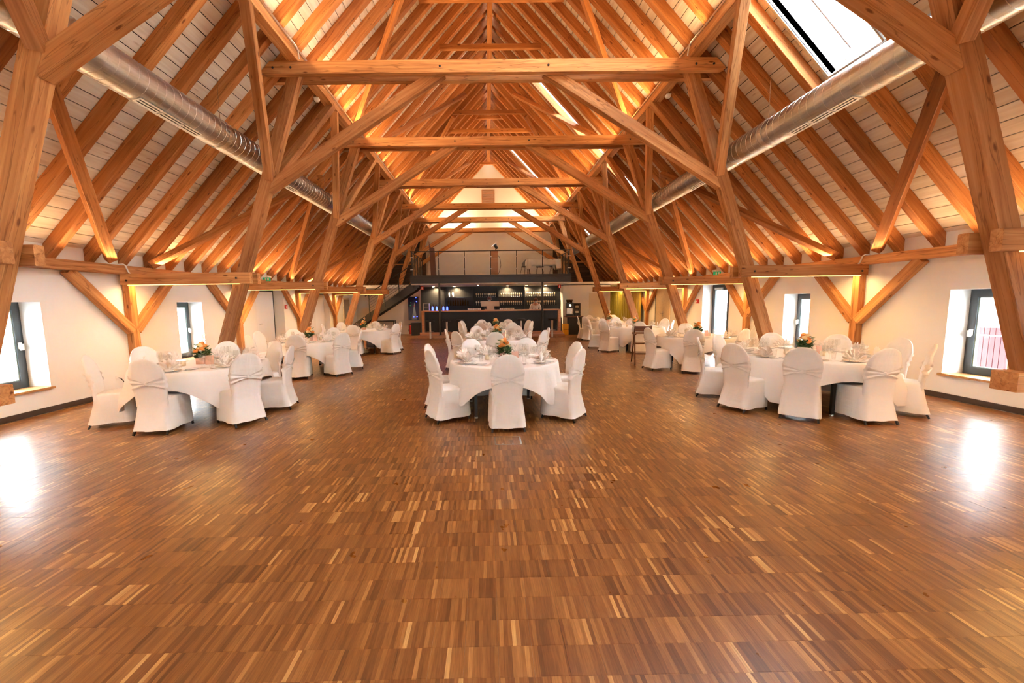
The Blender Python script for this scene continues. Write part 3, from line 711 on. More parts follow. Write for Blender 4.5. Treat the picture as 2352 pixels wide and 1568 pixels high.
def ware(kind, x, y, rz, name, z=TOP+.006):
    o = bpy.data.objects.new(kind, ME[kind]); link(o); o.location = (x, y, z); o.rotation_euler = (0, 0, rz)
    tag(o, '%s on the %s' % (DESC[kind], name), CATS[kind], '%s set out on the %s' % (PLUR.get(kind, kind.replace('_', ' ')+'s'), name)); return o
def setting(cx, cy, R, ang, name, level, rg):
    c_, s_ = math.cos(ang), math.sin(ang)
    def P(r, t): return cx+r*c_-t*s_, cy+r*s_+t*c_
    rz = ang+PI/2
    x, y = P(R-.17, 0); ware('plate', x, y, rz, name)
    ware('napkin', x, y, rz+rg.uniform(-.4, .4), name, TOP+.013)
    for k, (dr, dt) in enumerate(((.36, -.13), (.33, -.21), (.42, -.20))[:2 if level else 3]):
        x, y = P(R-dr, dt); ware('wine_glass', x, y, rg.uniform(0, 6), name)
    if level < 2:
        x, y = P(R-.16, -.165); ware('knife', x, y, rz, name)
        x, y = P(R-.16, .165); ware('fork', x, y, rz, name)
        x, y = P(R-.30, .21); ware('bread_plate', x, y, rz, name)
        x, y = P(R-.44, -.05); ware('water_glass', x, y, 0, name)
def leafcluster(rg, n, rx, rz_, z0, size):
    mb = MB()
    for _ in range(n):
        a = rg.uniform(0, 2*PI); r = rx*math.sqrt(rg.random()); z = z0+rz_*rg.random()
        p = V((r*math.cos(a), r*math.sin(a), z)); d = V((math.cos(a), math.sin(a), rg.uniform(-.3, 1.0))).normalized()
        sd = d.cross(V((0, 0, 1))); sd = sd.normalized() if sd.length > .01 else V((1, 0, 0)); up_ = sd.cross(d)
        L = size*rg.uniform(.7, 1.4); w_ = L*.28
        mb.add([p, p+d*L*.5+sd*w_-up_*w_*.3, p+d*L, p+d*L*.5-sd*w_-up_*w_*.3, p+d*L*.5+up_*.006], [(0, 1, 4), (1, 2, 4), (2, 3, 4), (3, 0, 4)])
    return mb
ROSE = MB()
for i in range(4):
    r = .034-.007*i; ROSE.lathe([(r*.55, -.016+.006*i), (r, -.002+.006*i), (r*.96, .012+.005*i), (r*.7, .014+.005*i)], 8, cap0=(i == 0), cap1=(i == 3))
def rose_me(m):
    me = ROSE.mesh('rose'); me.materials.append(MATS[m]); me.polygons.foreach_set('use_smooth', [True]*len(me.polygons)); return me
RM = [rose_me('rose_orange'), rose_me('rose_cream')]
def centrepiece(cx, cy, name, seed, number=None, box=True, rz=0, detail=True):
    rg = random.Random(seed); t = empty('flower_arrangement', (cx, cy, TOP+.006), rz)
    tag(t, 'orange and cream rose arrangement in a blush box on the %s' % name, 'flowers', 'table centrepieces')
    if box: MB().box(-.065, .065, -.065, .065, 0, .105).build('box', 'blush_card', t)
    else: MB().lathe([(.07, 0), (.085, .03), (.08, .07)], 12).build('bowl', 'blush_card', t, True)
    f = leafcluster(rg, 110 if detail else 60, .065, .13, .07, .075).build('foliage', 'leaf', t); f['kind'] = 'stuff'
    f = leafcluster(rg, 26, .06, .18, .12, .07).build('sprigs', 'leaf_light', t); f['kind'] = 'stuff'
    for k in range(7):
        a = k*2.4+seed; r = .02+.06*(k/7); me = RM[k % 2]
        o = bpy.data.objects.new('rose', me); link(o, t); o.location = (r*math.cos(a), r*math.sin(a), .30-.13*(k/7)+.01*rg.random()); o.rotation_euler = (rg.uniform(-.5, .5), rg.uniform(-.5, .5), 0)
        sc = rg.uniform(1.1, 1.5); o.scale = (sc, sc, sc)
    if number:
        MB().tube([(.03, .02, .10), (.03, .02, .36)], .0025, 6).build('wire_stem', 'rose_gold', t)
        cu = bpy.data.curves.new('number', 'FONT'); cu.body = number; cu.size = .16; cu.extrude = .003; cu.align_x = 'CENTER'; cu.materials.append(MATS['rose_gold'])
        tmp = bpy.data.objects.new('tmp', cu); me = bpy.data.meshes.new_from_object(tmp); bpy.data.objects.remove(tmp)
        o = bpy.data.objects.new('table_number', me); link(o, t); o.location = (.03, .02, .345); o.rotation_euler = (PI/2, 0, PI if number == '3' else 0)
    if detail:
        cdn = MB().box(-.055, .055, -.002, .002, 0, .14).build('menu_card', 'blush_card'); cdn.location = (cx+.17, cy-.10, TOP+.006); cdn.rotation_euler = (-.12, 0, .25+rz)
        tag(cdn, 'upright blush menu card on the %s' % name, 'card', 'menu cards')
def pos_name(ang):
    """where around the table, seen from the camera"""
    a = math.degrees(ang) % 360
    tab = [(270, 'near side'), (225, 'near left side'), (180, 'left side'), (135, 'far left side'), (90, 'far side'), (45, 'far right side'), (0, 'right side'), (315, 'near right side'), (360, 'right side')]
    return min(tab, key=lambda q: abs(q[0]-a))[1]
TABLES = [
 # name, centre, radius, cloth half side, cloth turn, backrest tops (x, y), number, detail level
 ('front centre table', (.06, 6.12), .82, 1.05, -0.00, [(.06, 4.92), (-1.0, 5.48), (1.10, 5.44), (-1.16, 6.40), (1.26, 6.42), (-.50, 7.22), (.52, 7.20)], '1', 0),
 ('left front table', (-4.62, 6.18), .88, 1.10, 0.05, [(-5.74, 5.50), (-5.92, 6.62), (-4.56, 5.03), (-3.50, 5.46), (-4.02, 7.22), (-3.36, 6.42), (-5.0, 7.36)], '3', 0),
 ('right front table', (4.86, 6.28), 1.02, 1.26, -.15, [(3.46, 6.86), (4.10, 7.38), (3.42, 5.80), (4.00, 5.22), (4.90, 4.98), (5.92, 5.36), (6.36, 6.22), (6.05, 7.02), (5.24, 7.55)], None, 0),
 ('middle centre table', (.05, 9.92), .84, 1.08, -0.02, [(-1.24, 9.98), (-.92, 9.08), (-.02, 8.70), (1.34, 9.96), (1.12, 9.10), (-.50, 11.1), (.62, 11.06)], None, 1),
 ('second left table', (-4.62, 9.95), .90, 1.12, 0.05, [(-5.52, 8.88), (-6.0, 10.1), (-5.52, 10.95), (-4.42, 8.76), (-3.52, 9.18), (-4.5, 11.2), (-3.46, 10.36)], '2', 1),
 ('second right table', (4.98, 9.75), .92, 1.16, 0.03, [(3.62, 9.42), (4.36, 8.72), (5.46, 8.66), (6.15, 9.38), (5.3, 11.0)], None, 1),
 ('rear centre table', (.10, 14.0), .86, 1.1, 0.03, [(.10+1.32*math.cos(math.radians(a)), 14.0+1.32*math.sin(math.radians(a))) for a in (247.5, 292.5, 337.5, 22.5, 67.5, 112.5, 157.5, 202.5)], None, 2),
 ('far left table', (-4.45, 13.75), .90, 1.14, 0.06, [(-5.72, 13.4), (-5.5, 14.5), (-4.45, 12.62), (-4.4, 15.05), (-3.18, 13.1), (-3.3, 14.35)], '4', 2),
 ('third right table', (4.80, 13.45), .92, 1.16, 0.06, [(3.40, 14.05), (3.52, 12.75), (4.05, 14.7), (4.5, 12.25), (6.05, 13.95), (5.75, 12.7), (5.2, 14.85)], '7', 2),
 ('far right table', (5.05, 17.1), .92, 1.16, 0.06, [(3.74, 17.35), (3.86, 16.55), (4.5, 18.3), (5.6, 18.35), (4.9, 15.75), (6.3, 17.4)], '9', 2),
]
for ti, (name, (cx, cy), R, half, rot, chs, num, lvl) in enumerate(TABLES):
    table(cx, cy, R, name, 4, .9+.2*ti); cloth(cx, cy, R, half, rot, name, seed=ti)
    rg = random.Random(ti+50); used = {}
    for k, (x, y) in enumerate(sorted(chs, key=lambda q: math.atan2(q[1]-cy, q[0]-cx))):
        a = math.atan2(y-cy, x-cx); pn = pos_name(a)
        used[pn] = used.get(pn, 0)+1
        if used[pn] > 1: pn = {'near side': 'near side towards the right', 'left side': 'left side towards the camera', 'right side': 'right side towards the back', 'far side': 'far side towards the left', 'near left side': 'near left corner', 'near right side': 'near right corner', 'far left side': 'far left corner', 'far right side': 'far right corner'}[pn]
        chair(x, y, cx, cy, 'white covered chair with sash, %s of the %s' % (pn, name), 'covered chairs at the %s' % name, rg.uniform(-.06, .06))
        setting(cx, cy, R, a, name, lvl, rg)
    for k in range(3 if lvl < 2 else 1):
        a = 1+k*2.1+ti; ware('candle_glass', cx+.26*math.cos(a), cy+.26*math.sin(a), 0, name)
    centrepiece(cx, cy, name, ti+1, num, lvl < 2, 0, lvl < 2)

# ------------------------------------------------------------------ gallery
DZ, GY = 2.93, 18.9
gal = empty('gallery', (0, GY, DZ)); tag(gal, 'dark steel gallery above the bar with glass balustrade', 'gallery')
attach(MB().box(-3.74, 3.74, GY+.02, Y1, 2.70, DZ).build('deck', 'dark_steel'), gal)
attach(MB().box(-3.76, 3.76, GY-.05, GY+.05, 2.56, 2.80).box(-3.76, 3.76, GY-.07, GY+.07, 2.80, 2.93).build('edge_beam', 'dark_steel'), gal)
attach(MB().box(-3.74, 3.74, GY+.06, 21.8, 2.50, 2.58).build('soffit', 'cream_plaster'), gal)
for x in (-2.42, 2.42): attach(MB().lathe([(.075, .12), (.075, .135), (.048, .137), (.048, 2.56)], 12, (x, GY-.02, 0)).build('column', 'dark_steel', None, True), gal)
PXS_ = [-3.66, -2.42, -1.21, 0, 1.21, 2.42, 3.66]
for k, x in enumerate(PXS_):
    p = attach(MB().box(x-.02, x+.02, GY-.075, GY-.035, 2.82, 4.0).build('rail_post', 'dark_steel'), gal)
    for z in (3.2, 3.75): attach(MB().box(x-.07, x+.07, GY-.085, GY-.06, z-.02, z+.02).build('clamp', 'aluminium'), p)
for a, b in zip(PXS_, PXS_[1:]): attach(MB().box(a+.05, b-.05, GY-.077, GY-.067, 2.98, 3.88).build('glass_panel', 'rail_glass'), gal)
attach(MB().tube([(-3.72, GY-.055, 4.02), (3.72, GY-.055, 4.02)], .022, 8).build('handrail', 'dark_steel'), gal)
for sd in (-1, 1):
    for k in range(5): attach(MB().box(sd*3.70-.02, sd*3.70+.02, GY+.25+k*.75, GY+.29+k*.75, 2.9, 4.0).build('rail_post', 'dark_steel'), gal)
    for k in range(4): attach(MB().box(sd*3.70-.006, sd*3.70+.006, GY+.33+k*.75, GY+.95+k*.75, 2.98, 3.88).build('glass_panel', 'rail_glass'), gal)
    attach(MB().tube([(sd*3.70, GY-.05, 4.02), (sd*3.70, GY+3.3, 4.02)], .02, 8).build('handrail', 'dark_steel'), gal)
for x in (-3.0, -1.9, .9, 1.9, 2.9): attach(MB().lathe([(.05, 2.485), (.05, 2.50)], 10, (x, 21.2, 0)).build('downlight', 'lamp_glow'), gal)
attach(MB().lathe([(.035, 2.485), (.035, 2.50)], 10, (-.63, 20, 0)).build('downlight', 'lamp_glow'), gal)
for x in (-2.9, -1.8, .9, 1.9, 2.9): area('bar_downlight', (x, 21.2, 2.47), (0, .15, -1), .1, .1, 16, (1, .72, .40), 2.4)
# low ceilings beside the gallery, cladding, back partitions
sl = MB().box(-WX, -3.78, 20.3, Y1, 2.42, 2.58).box(3.72, WX, 20.6, Y1, 2.46, 2.62).build('ceiling_low', 'white_plaster'); tag(sl, 'low white ceiling slabs beside the gallery', kind='structure')
wk = tag(MB().box(-WX, -3.3, 21.55, 21.75, 0, 2.45).build('wall_stair', 'cream_plaster'), 'cream wall behind the staircase', kind='structure')
wp_ = tag(MB().box(3.72, 6.15, 20.6, 20.8, 0, 2.5).box(3.72, 3.9, 20.8, 22, 0, 2.5).build('wall_partition', 'white_plaster'), 'white partition wall to the right of the bar', kind='structure')
attach(MB().box(5.05, 6.05, 20.588, 20.602, 0, 2.05).build('door_panel', 'cream_plaster'), wp_)
tag(MB().box(6.15, WX, 23.4, 23.5, 0, 2.5).build('wall_passage', 'dark_cladding'), 'dark end wall of the passage beside the partition', kind='structure')
cladw = tag(MB().box(-7, -3.92, 24.98, 25.05, 2.58, 5.9).box(3.92, 7, 24.98, 25.05, 2.62, 5.9).build('wall_cladding', 'dark_gap'), 'dark boarded gable corners beside the gallery', kind='structure')
for sd in (-1, 1):
    for k in range(15):
        z = 2.68+k*.16; xo = min(6.9, WX-(z+.12-EAVE)/SL-.05)
        if xo > 4.1: beam('cladding_board', (sd*3.93, 24.96, z), (sd*xo, 24.96, z), .03, .145, 'dark_cladding', cladw)
    tag(beam('handrail_bar', (sd*3.95, 22.3, 3.78), (sd*6.1, 22.3, 3.78), .06, .06, 'timber'), 'thin timber cross bar in the dark corner %s of the gallery' % ('left' if sd < 0 else 'right'), 'beam')
# gable grille
vg = empty('ventilation_grille', (-.03, 25.17, 7.68)); tag(vg, 'slatted wooden ventilation grille high in the gable wall', 'grille')
attach(MB().box(-.43, -.38, 25.15, 25.2, 7.63, 8.48).box(.31, .36, 25.15, 25.2, 7.63, 8.48).box(-.38, .31, 25.15, 25.2, 8.42, 8.48).build('frame', 'bar_wood'), vg)
for k in range(11): attach(MB().bar((-.38, 25.165, 7.68+k*.068), (.31, 25.165, 7.68+k*.068), .05, .018, (0, .6, 1)).build('slat', 'bar_wood'), vg)
# gallery contents
t = empty('display_pillar', (.17, 19.35, DZ)); tag(t, 'square wooden pillar standing on the gallery with a spotlight on top', 'pillar')
attach(MB().box(.01, .36, 19.2, 19.55, DZ, 3.72).build('lower_block', 'bar_wood'), t); attach(MB().box(.02, .35, 19.21, 19.54, 3.74, 4.08).build('upper_block', 'bar_wood'), t)
attach(MB().box(.03, .34, 19.23, 19.52, 3.72, 3.74).build('joint_band', 'white_plastic'), t)
t = empty('spotlight', (.2, 19.38, 4.08)); tag(t, 'black stage spotlight tilted up on the wooden pillar', 'lamp')
attach(MB().tube([(.25, 19.38, 4.08), (.25, 19.38, 4.2)], .02, 8).build('stand', 'steel'), t)
attach(MB().tube([(.33, 19.38, 4.18), (.22, 19.38, 4.36)], [.06, .09], 10).build('housing', 'black_metal', None, True), t)
attach(MB().tube([(.06, 19.38, 4.27), (.30, 19.38, 4.46)], .022, 4).build('barn_door', 'steel'), t)
cb = MB().tube([(.36, 19.5, 3.9), (.46, 19.5, 3.75), (.5, 19.5, 3.4), (.42, 19.5, 3.1), (.36, 19.5, 2.98)], .012, 6).build('cable', 'black'); tag(cb, 'black cable looping down beside the wooden pillar', 'cable')
pa = MB().add([(-3.08, 20.5, 4.78), (-3.02, 20.5, 4.45), (-2.80, 20.46, 4.38), (-2.72, 20.4, 2.95), (-3.0, 20.4, 2.95)] + [(-3.08, 20.56, 4.78), (-3.02, 20.56, 4.45), (-2.80, 20.52, 4.38), (-2.72, 20.46, 2.95), (-3.0, 20.46, 2.95)], [(0, 1, 2, 3, 4), (9, 8, 7, 6, 5), (0, 5, 6, 1), (1, 6, 7, 2), (2, 7, 8, 3), (3, 8, 9, 4), (4, 9, 5, 0)]).build('timber_slab', 'painting_purple'); tag(pa, 'tall purplish wooden slab leaning on the gallery', 'slab')
t = empty('gallery_table', (2.5, 19.75, DZ)); tag(t, 'small table with white cloth on the gallery', 'table')
attach(MB().box(1.75, 3.35, 19.35, 20.15, 3.62, 3.66).build('tabletop', 'black_metal'), t)
for x in (1.85, 3.25):
    for y in (19.43, 20.07): attach(MB().bar((x, y, DZ), (x, y, 3.63), .03, .03, (1, 0, 0)).build('leg', 'black_metal'), t)
mbc = MB(); n = 72; rings = []
for i, (g_, dz) in enumerate(((0.05, 0), (1, 0), (1.01, .01), (1.02, .12), (1.03, .26), (1.03, .36))):
    ring = []
    for k in range(n):
        s_ = k/n*4; j = int(s_); u = s_-j; cs = [(-.8, -.4), (.8, -.4), (.8, .4), (-.8, .4)]; (xa, ya), (xb, yb) = cs[j], cs[(j+1) % 4]
        x, y = xa+(xb-xa)*u, ya+(yb-ya)*u; e = min(u, 1-u); wv = .015*math.sin(k*1.9)*(dz > .05)
        ring.append((2.55+x*g_+wv, 19.75+(y*g_)+wv, 3.668-dz*(.75+.5*(e < .12))))
    rings.append(ring)
o = mbc.loft(rings, True).build('tablecloth', 'table_linen', None, 'all'); tag(o, 'white cloth on the small table up on the gallery', 'tablecloth')
for k, (x, y, rz, lb) in enumerate(((1.75, 20.25, 2.4, 'left'), (2.5, 20.45, PI, 'middle'), (3.2, 20.45, PI, 'right'))):
    t = empty('gallery_chair', (x, y, DZ), rz); tag(t, 'dark shell chair with thin legs at the gallery table, %s one' % lb, 'chair', 'gallery chairs')
    MB().lathe([(.05, .43), (.2, .44), (.21, .46), (.19, .47)], 14).build('seat', 'dark_vest', t, True)
    bk = []
    for i in range(9):
        a = PI+i*PI/8; bk.append([(.21*math.cos(a), .19*math.sin(a), .46), (.22*math.cos(a), .21*math.sin(a), .62+.25*math.sin(i*PI/8))])
    vs = [p for q_ in bk for p in q_]; MB().add(vs+[(p[0]*.92, p[1]*.92, p[2]) for p in vs], [(2*i, 2*i+2, 2*i+3, 2*i+1) for i in range(8)]+[(18+2*i, 18+2*i+1, 18+2*i+3, 18+2*i+2) for i in range(8)]+[(2*i+1, 2*i+3, 18+2*i+3, 18+2*i+1) for i in range(8)]).build('backrest', 'house_grey', t, True)
    for sx_ in (-1, 1):
        for sy2 in (-1, 1): MB().tube([(sx_*.12, sy2*.12, .44), (sx_*.2, sy2*.2, 0)], .01, 6).build('leg', 'black_metal', t)
# ------------------------------------------------------------------ staircase
st = empty('staircase', (-6.9, 19.6, 0)); tag(st, 'dark steel staircase rising to the gallery on the left', 'staircase')
def sz(x): return 2.60+(x+3.57)*.626
for y in (19.15, 20.05):
    attach(MB().add([(-7.15, y, sz(-7.15)-.33), (-3.6, y, sz(-3.6)-.33), (-3.3, y, 2.56), (-3.3, y, 2.80), (-3.75, y, sz(-3.75)+.1), (-7.15, y, sz(-7.15)-.02)]+[(-7.15, y+.03, sz(-7.15)-.33), (-3.6, y+.03, sz(-3.6)-.33), (-3.3, y+.03, 2.56), (-3.3, y+.03, 2.80), (-3.75, y+.03, sz(-3.75)+.1), (-7.15, y+.03, sz(-7.15)-.02)], [(0, 1, 2, 3, 4, 5), (11, 10, 9, 8, 7, 6), (0, 6, 7, 1), (1, 7, 8, 2), (2, 8, 9, 3), (3, 9, 10, 4), (4, 10, 11, 5), (5, 11, 6, 0)]).build('stringer', 'dark_steel'), st)
for k in range(13):
    x = -7.05+k*.27; attach(MB().box(x, x+.29, 19.18, 20.05, sz(x+.14)-.12, sz(x+.14)-.08).build('tread', 'dark_steel'), st)
rp = [-5.8, -5.06, -4.36, -3.72]
for x in rp: attach(MB().box(x-.018, x+.018, 19.11, 19.15, sz(x)-.15, sz(x)+.92).build('rail_post', 'dark_steel'), st)
for k in range(6): attach(MB().tube([(-5.8, 19.12, sz(-5.8)+.1+k*.13), (-3.72, 19.12, sz(-3.72)+.1+k*.13)], .007, 5).build('rail_wire', 'dark_steel'), st)
attach(MB().tube([(-5.98, 19.12, sz(-5.98)+.92), (-3.72, 19.12, sz(-3.72)+.93)], .022, 8).build('handrail', 'dark_steel'), st)
# ------------------------------------------------------------------ bar
bar = empty('bar_counter', (0, 19.2, 0)); tag(bar, 'long dark bar counter with pale wood top and frame', 'bar counter')
attach(MB().box(-3.3, 3.3, 18.95, 19.75, 1.22, 1.28).build('countertop', 'bar_wood'), bar)
attach(MB().box(-3.18, 3.18, 19.25, 19.32, .12, 1.22).build('front_panel', 'black'), bar)
for sd in (-1, 1): attach(MB().box(*sorted((sd*3.3, sd*3.18)), 18.95, 19.7, .12, 1.22).build('side_frame', 'bar_wood'), bar)
attach(MB().box(-3.45, 3.45, 18.68, 19.32, 0, .12).build('plinth', 'bar_wood'), bar)
attach(MB().box(-3.4, 3.4, 18.93, 18.95, .12, .26).build('kick_board', 'bar_wood'), bar)
bb = empty('back_bar', (0, 21.5, 0)); tag(bb, 'black back bar wall unit with glass shelves behind the counter', 'shelving')
attach(MB().box(-3.72, 3.72, 21.45, 21.54, 0, 2.49).build('back_panel', 'black'), bb)
attach(MB().box(-3.2, 3.6, 20.95, 21.45, 0, 1.05).build('back_counter', 'black'), bb)
for z in (1.50, 1.93): 
    for a, b in ((-2.35, -1.05), (-.85, .35), (.45, 1.75), (1.85, 3.5)): attach(MB().box(a, b, 21.2, 21.45, z-.012, z).build('shelf', 'brown_glass'), bb)
for x in (-2.4, -.95, .4, 1.8): attach(MB().box(x-.02, x+.02, 21.2, 21.45, 1.05, 2.45).build('upright', 'black_metal'), bb)
ME['bar_glass'] = proto('bar_glass', revolve2([(.03, 0), (.008, .01), (.007, .09), (.034, .12), (.04, .16), (.034, .2), (.03, .2), (.036, .16), (.03, .125), (.003, .1)], 8), 'shelf_crystal')
ME['bottle'] = proto('bottle', revolve2([(.038, 0), (.04, .01), (.04, .2), (.015, .25), (.014, .31)], 8), 'amber_glass')
ME['blue_bottle'] = proto('blue_bottle', revolve2([(.04, 0), (.045, .01), (.045, .14), (.02, .17), (.016, .2)], 8), 'bottle_blue')
ME['cup'] = proto('cup', revolve2([(.03, 0), (.04, .01), (.042, .08), (.038, .08), (.03, .012), (.002, .011)], 8), 'porcelain')
ME['cup_stack'] = proto('cup_stack', MB().lathe([(.05, 0), (.055, .005), (.055, .25), (.045, .25)], 10), 'porcelain')
rg = random.Random(9)
def bw(kind, x, y, z, label, cat, group):
    o = bpy.data.objects.new(kind, ME[kind]); link(o); o.location = (x, y, z); tag(o, label, cat, group)
for z, r_ in ((1.50, 'lower'), (1.93, 'upper')):
    for a, b in ((-.80, .30), (.5, 1.7), (1.9, 3.45)):
        n = int((b-a)/.105)
        for k in range(n):
            bw('bar_glass', a+(k+.5)*(b-a)/n, 21.28, z, 'stemmed glass standing in a row on the %s back bar shelf' % r_, 'glass', 'glasses on the %s back bar shelf' % r_)
for k in range(9): bw('bottle', -2.25+k*.13, 21.3, 1.50, 'amber bottle on the left end of the lower back bar shelf', 'bottle', 'amber bottles on the back bar')
for k in range(2): bw('cup_stack', -2.2+k*.2, 21.3, 1.93, 'tall white cup stack on the upper left shelf', 'cups', 'white cup stacks')
for k in range(4): bw('blue_bottle', (-2.82, -2.62, -2.30, -2.12)[k], 19.35, 1.28, 'blue lit bottle on the left end of the bar counter', 'bottle', 'blue lit bottles')
for k in range(5): bw('bottle', -2.95+k*.14, 19.5, 1.28, 'amber bottle at the left end of the bar counter', 'bottle', 'bottles on the counter')
for k in range(16): bw('cup', (-1.1+k*.08) if k < 8 else (.45+(k-8)*.09), 19.4, 1.28, 'small white cup in a row on the bar counter', 'cup', 'cups on the counter')
t = empty('bottle_rack', (-3.1, 19.45, 1.28)); tag(t, 'lit white bottle rack at the left end of the bar', 'rack')
attach(MB().box(-3.28, -2.98, 19.3, 19.6, 1.28, 1.30).box(-3.28, -2.98, 19.3, 19.6, 1.45, 1.465).box(-3.28, -2.98, 19.3, 19.6, 1.62, 1.635).build('tier', 'porcelain'), t)
attach(MB().box(-3.28, -3.265, 19.3, 19.6, 1.3, 1.62).build('side', 'porcelain'), t); attach(MB().box(-2.995, -2.98, 19.3, 19.6, 1.3, 1.62).build('side', 'porcelain'), t)
t = empty('till_screen', (-.03, 19.5, 1.28)); tag(t, 'pale till monitor seen from behind on the bar counter', 'monitor')
attach(MB().box(-.48, .41, 19.48, 19.53, 1.45, 1.70).build('monitor', 'screen_back'), t); attach(MB().box(-.20, .14, 19.46, 19.56, 1.28, 1.46).build('stand', 'screen_back'), t)
for k, x in enumerate((-2.83, -2.06, -1.45, 1.37, 2.81)):
    t = empty('bar_stool', (x, 18.42, 0)); tag(t, 'bar stool with black seat and pale metal column, number %s from the left' % ['one', 'two', 'three', 'four', 'five'][k], 'stool', 'bar stools')
    MB().lathe([(.19, .79), (.2, .81), (.2, .85), (.17, .87)], 16).build('seat', 'black', t, True)
    MB().lathe([(.045, .02), (.04, .6), (.045, .79)], 10).build('column', 'white_plastic', t, True)
    MB().lathe([(.21, 0), (.21, .012), (.05, .03)], 16).build('base', 'steel', t, True)
    MB().tube([(.16*math.cos(a*PI/8), .16*math.sin(a*PI/8), .33) for a in range(17)], .01, 6).bar((-.16, 0, .33), (.16, 0, .33), .015, .015).build('footrest', 'steel', t, True)
for sd in (-1, 1):
    t = MB().box(sd*3.24-.07, sd*3.24+.07, 18.98, 19.02, 2.27, 2.43).build('fire_sign', 'red_plastic'); tag(t, 'small red fire sign under the gallery at the %s end of the bar' % ('left' if sd < 0 else 'right'), 'sign')
    attach(MB().box(sd*3.24-.02, sd*3.24+.02, 18.972, 18.98, 2.30, 2.40).build('symbol', 'white_plastic'), t)
# things left of the bar
t = empty('picture', (-4.14, 21.5, .74)); tag(t, 'dark picture with blue and green lights on the wall under the stairs', 'picture')
attach(MB().box(-4.42, -3.86, 21.5, 21.55, .74, 2.0).build('canvas', 'navy_glass'), t)
attach(MB().add([(-4.25, 21.495, .78), (-3.98, 21.495, .78), (-4.08, 21.495, 1.7)], [(0, 1, 2)]).build('pale_cone', 'house_grey'), t)
for x, z, m in ((-3.99, 1.95, 'bottle_blue'), (-3.97, 1.74, 'bottle_blue'), (-4.13, .93, 'bottle_blue'), (-3.96, .93, 'bottle_blue'), (-4.27, 1.68, 'green_sign'), (-4.3, 1.53, 'green_sign'), (-4.09, 1.5, 'red_plastic')): attach(MB().sph((x, 21.49, z), .025, 6, 4).build('light_spot', m), t)
t = empty('fire_extinguisher', (-4.28, 21.2, 0)); tag(t, 'red fire extinguisher standing by the dark cabinet', 'extinguisher')
MB().lathe([(.07, .02), (.075, .06), (.075, .42), (.05, .49), (.02, .51)], 12).build('cylinder', 'red_plastic', t, True)
MB().box(-.02, .02, -.03, .05, .51, .56).build('valve', 'black', t); MB().tube([(-.02, 0, .54), (-.12, 0, .5), (-.13, 0, .3), (-.09, 0, .15)], .012, 6).build('hose', 'black', t)
t = empty('dark_cabinet', (-3.86, 20.7, 0)); tag(t, 'low black cabinet to the left of the bar', 'cabinet')
attach(MB().box(-4.1, -3.62, 20.5, 20.95, 0, .62).build('body', 'black'), t); attach(MB().box(-4.12, -3.6, 20.48, 20.97, .62, .65).build('top', 'black_metal'), t)
t = empty('console_table', (-5.6, 21.2, 0)); tag(t, 'narrow black console table against the wall under the stairs', 'table')
attach(MB().box(-6.1, -5.08, 21.0, 21.4, .71, .76).build('tabletop', 'black'), t)
for x in (-6.07, -5.11):
    for y in (21.03, 21.37): attach(MB().bar((x, y, 0), (x, y, .71), .04, .04, (1, 0, 0)).build('leg', 'black'), t)
t = empty('wall_mirror', (-WX, 20.1, .85)); tag(t, 'framed mirror on the far left wall beside the stairs', 'mirror')
attach(MB().box(-WX, -WX+.03, 19.55, 20.45, .85, 1.95).build('frame', 'pale_door'), t); attach(MB().box(-WX+.03, -WX+.034, 19.63, 20.37, .93, 1.87).build('glass', 'silver'), t)
# things right of the bar
t = empty('coffee_table', (4.1, 19.9, 0)); tag(t, 'dark side table carrying the coffee machine right of the bar', 'table')
attach(MB().box(3.7, 4.55, 19.65, 20.25, .86, .91).build('tabletop', 'brown_wood'), t); attach(MB().box(3.86, 4.5, 19.75, 20.2, 0, .86).build('cabinet', 'black'), t)
t = empty('coffee_machine', (3.92, 19.9, .91)); tag(t, 'black and chrome coffee machine on the side table', 'coffee machine')
attach(MB().box(3.76, 4.08, 19.75, 20.15, .91, 1.0).build('drip_base', 'black'), t); attach(MB().box(3.76, 4.08, 19.78, 20.15, 1.3, 1.58).build('head', 'black'), t)
attach(MB().box(3.78, 4.06, 19.98, 20.15, 1.0, 1.3).build('back', 'steel'), t); attach(MB().lathe([(.07, 1.58), (.09, 1.7), (.085, 1.72)], 10, (3.85, 20, 0)).lathe([(.07, 1.58), (.09, 1.7), (.085, 1.72)], 10, (4.0, 20, 0)).build('bean_hopper', 'brown_glass'), t)
attach(MB().box(3.88, 3.96, 19.765, 19.78, 1.4, 1.48).build('display', 'lamp_glow'), t)
t = empty('display_cooler', (4.28, 19.9, .91)); tag(t, 'small glass fronted display cooler beside the coffee machine', 'cooler')
attach(MB().box(4.13, 4.44, 19.8, 20.15, .91, .95).box(4.13, 4.44, 19.8, 20.15, 1.5, 1.54).box(4.13, 4.15, 19.8, 20.15, .95, 1.5).box(4.42, 4.44, 19.8, 20.15, .95, 1.5).box(4.13, 4.44, 20.12, 20.15, .95, 1.5).build('case', 'black_metal'), t)
attach(MB().box(4.15, 4.42, 19.81, 19.815, .95, 1.5).build('pane', 'rail_glass'), t); attach(MB().box(4.16, 4.41, 19.85, 20.1, 1.2, 1.21).build('rack', 'steel'), t)
for z in (1.05, 1.32): attach(MB().box(4.22, 4.36, 19.9, 20.0, z, z+.1).build('carton', 'candle'), t)
t = empty('crate', (3.66, 19.6, .0)); tag(t, 'yellow plastic crate on the floor at the right end of the bar', 'crate')
for z in (0, .28): attach(MB().box(3.53, 3.79, 19.5, 19.8, z, z+.02).box(3.53, 3.55, 19.5, 19.8, z+.02, z+.26).box(3.77, 3.79, 19.5, 19.8, z+.02, z+.26).box(3.55, 3.77, 19.5, 19.52, z+.02, z+.26).box(3.55, 3.77, 19.78, 19.8, z+.02, z+.26).build('tray', 'yellow_plastic'), t)
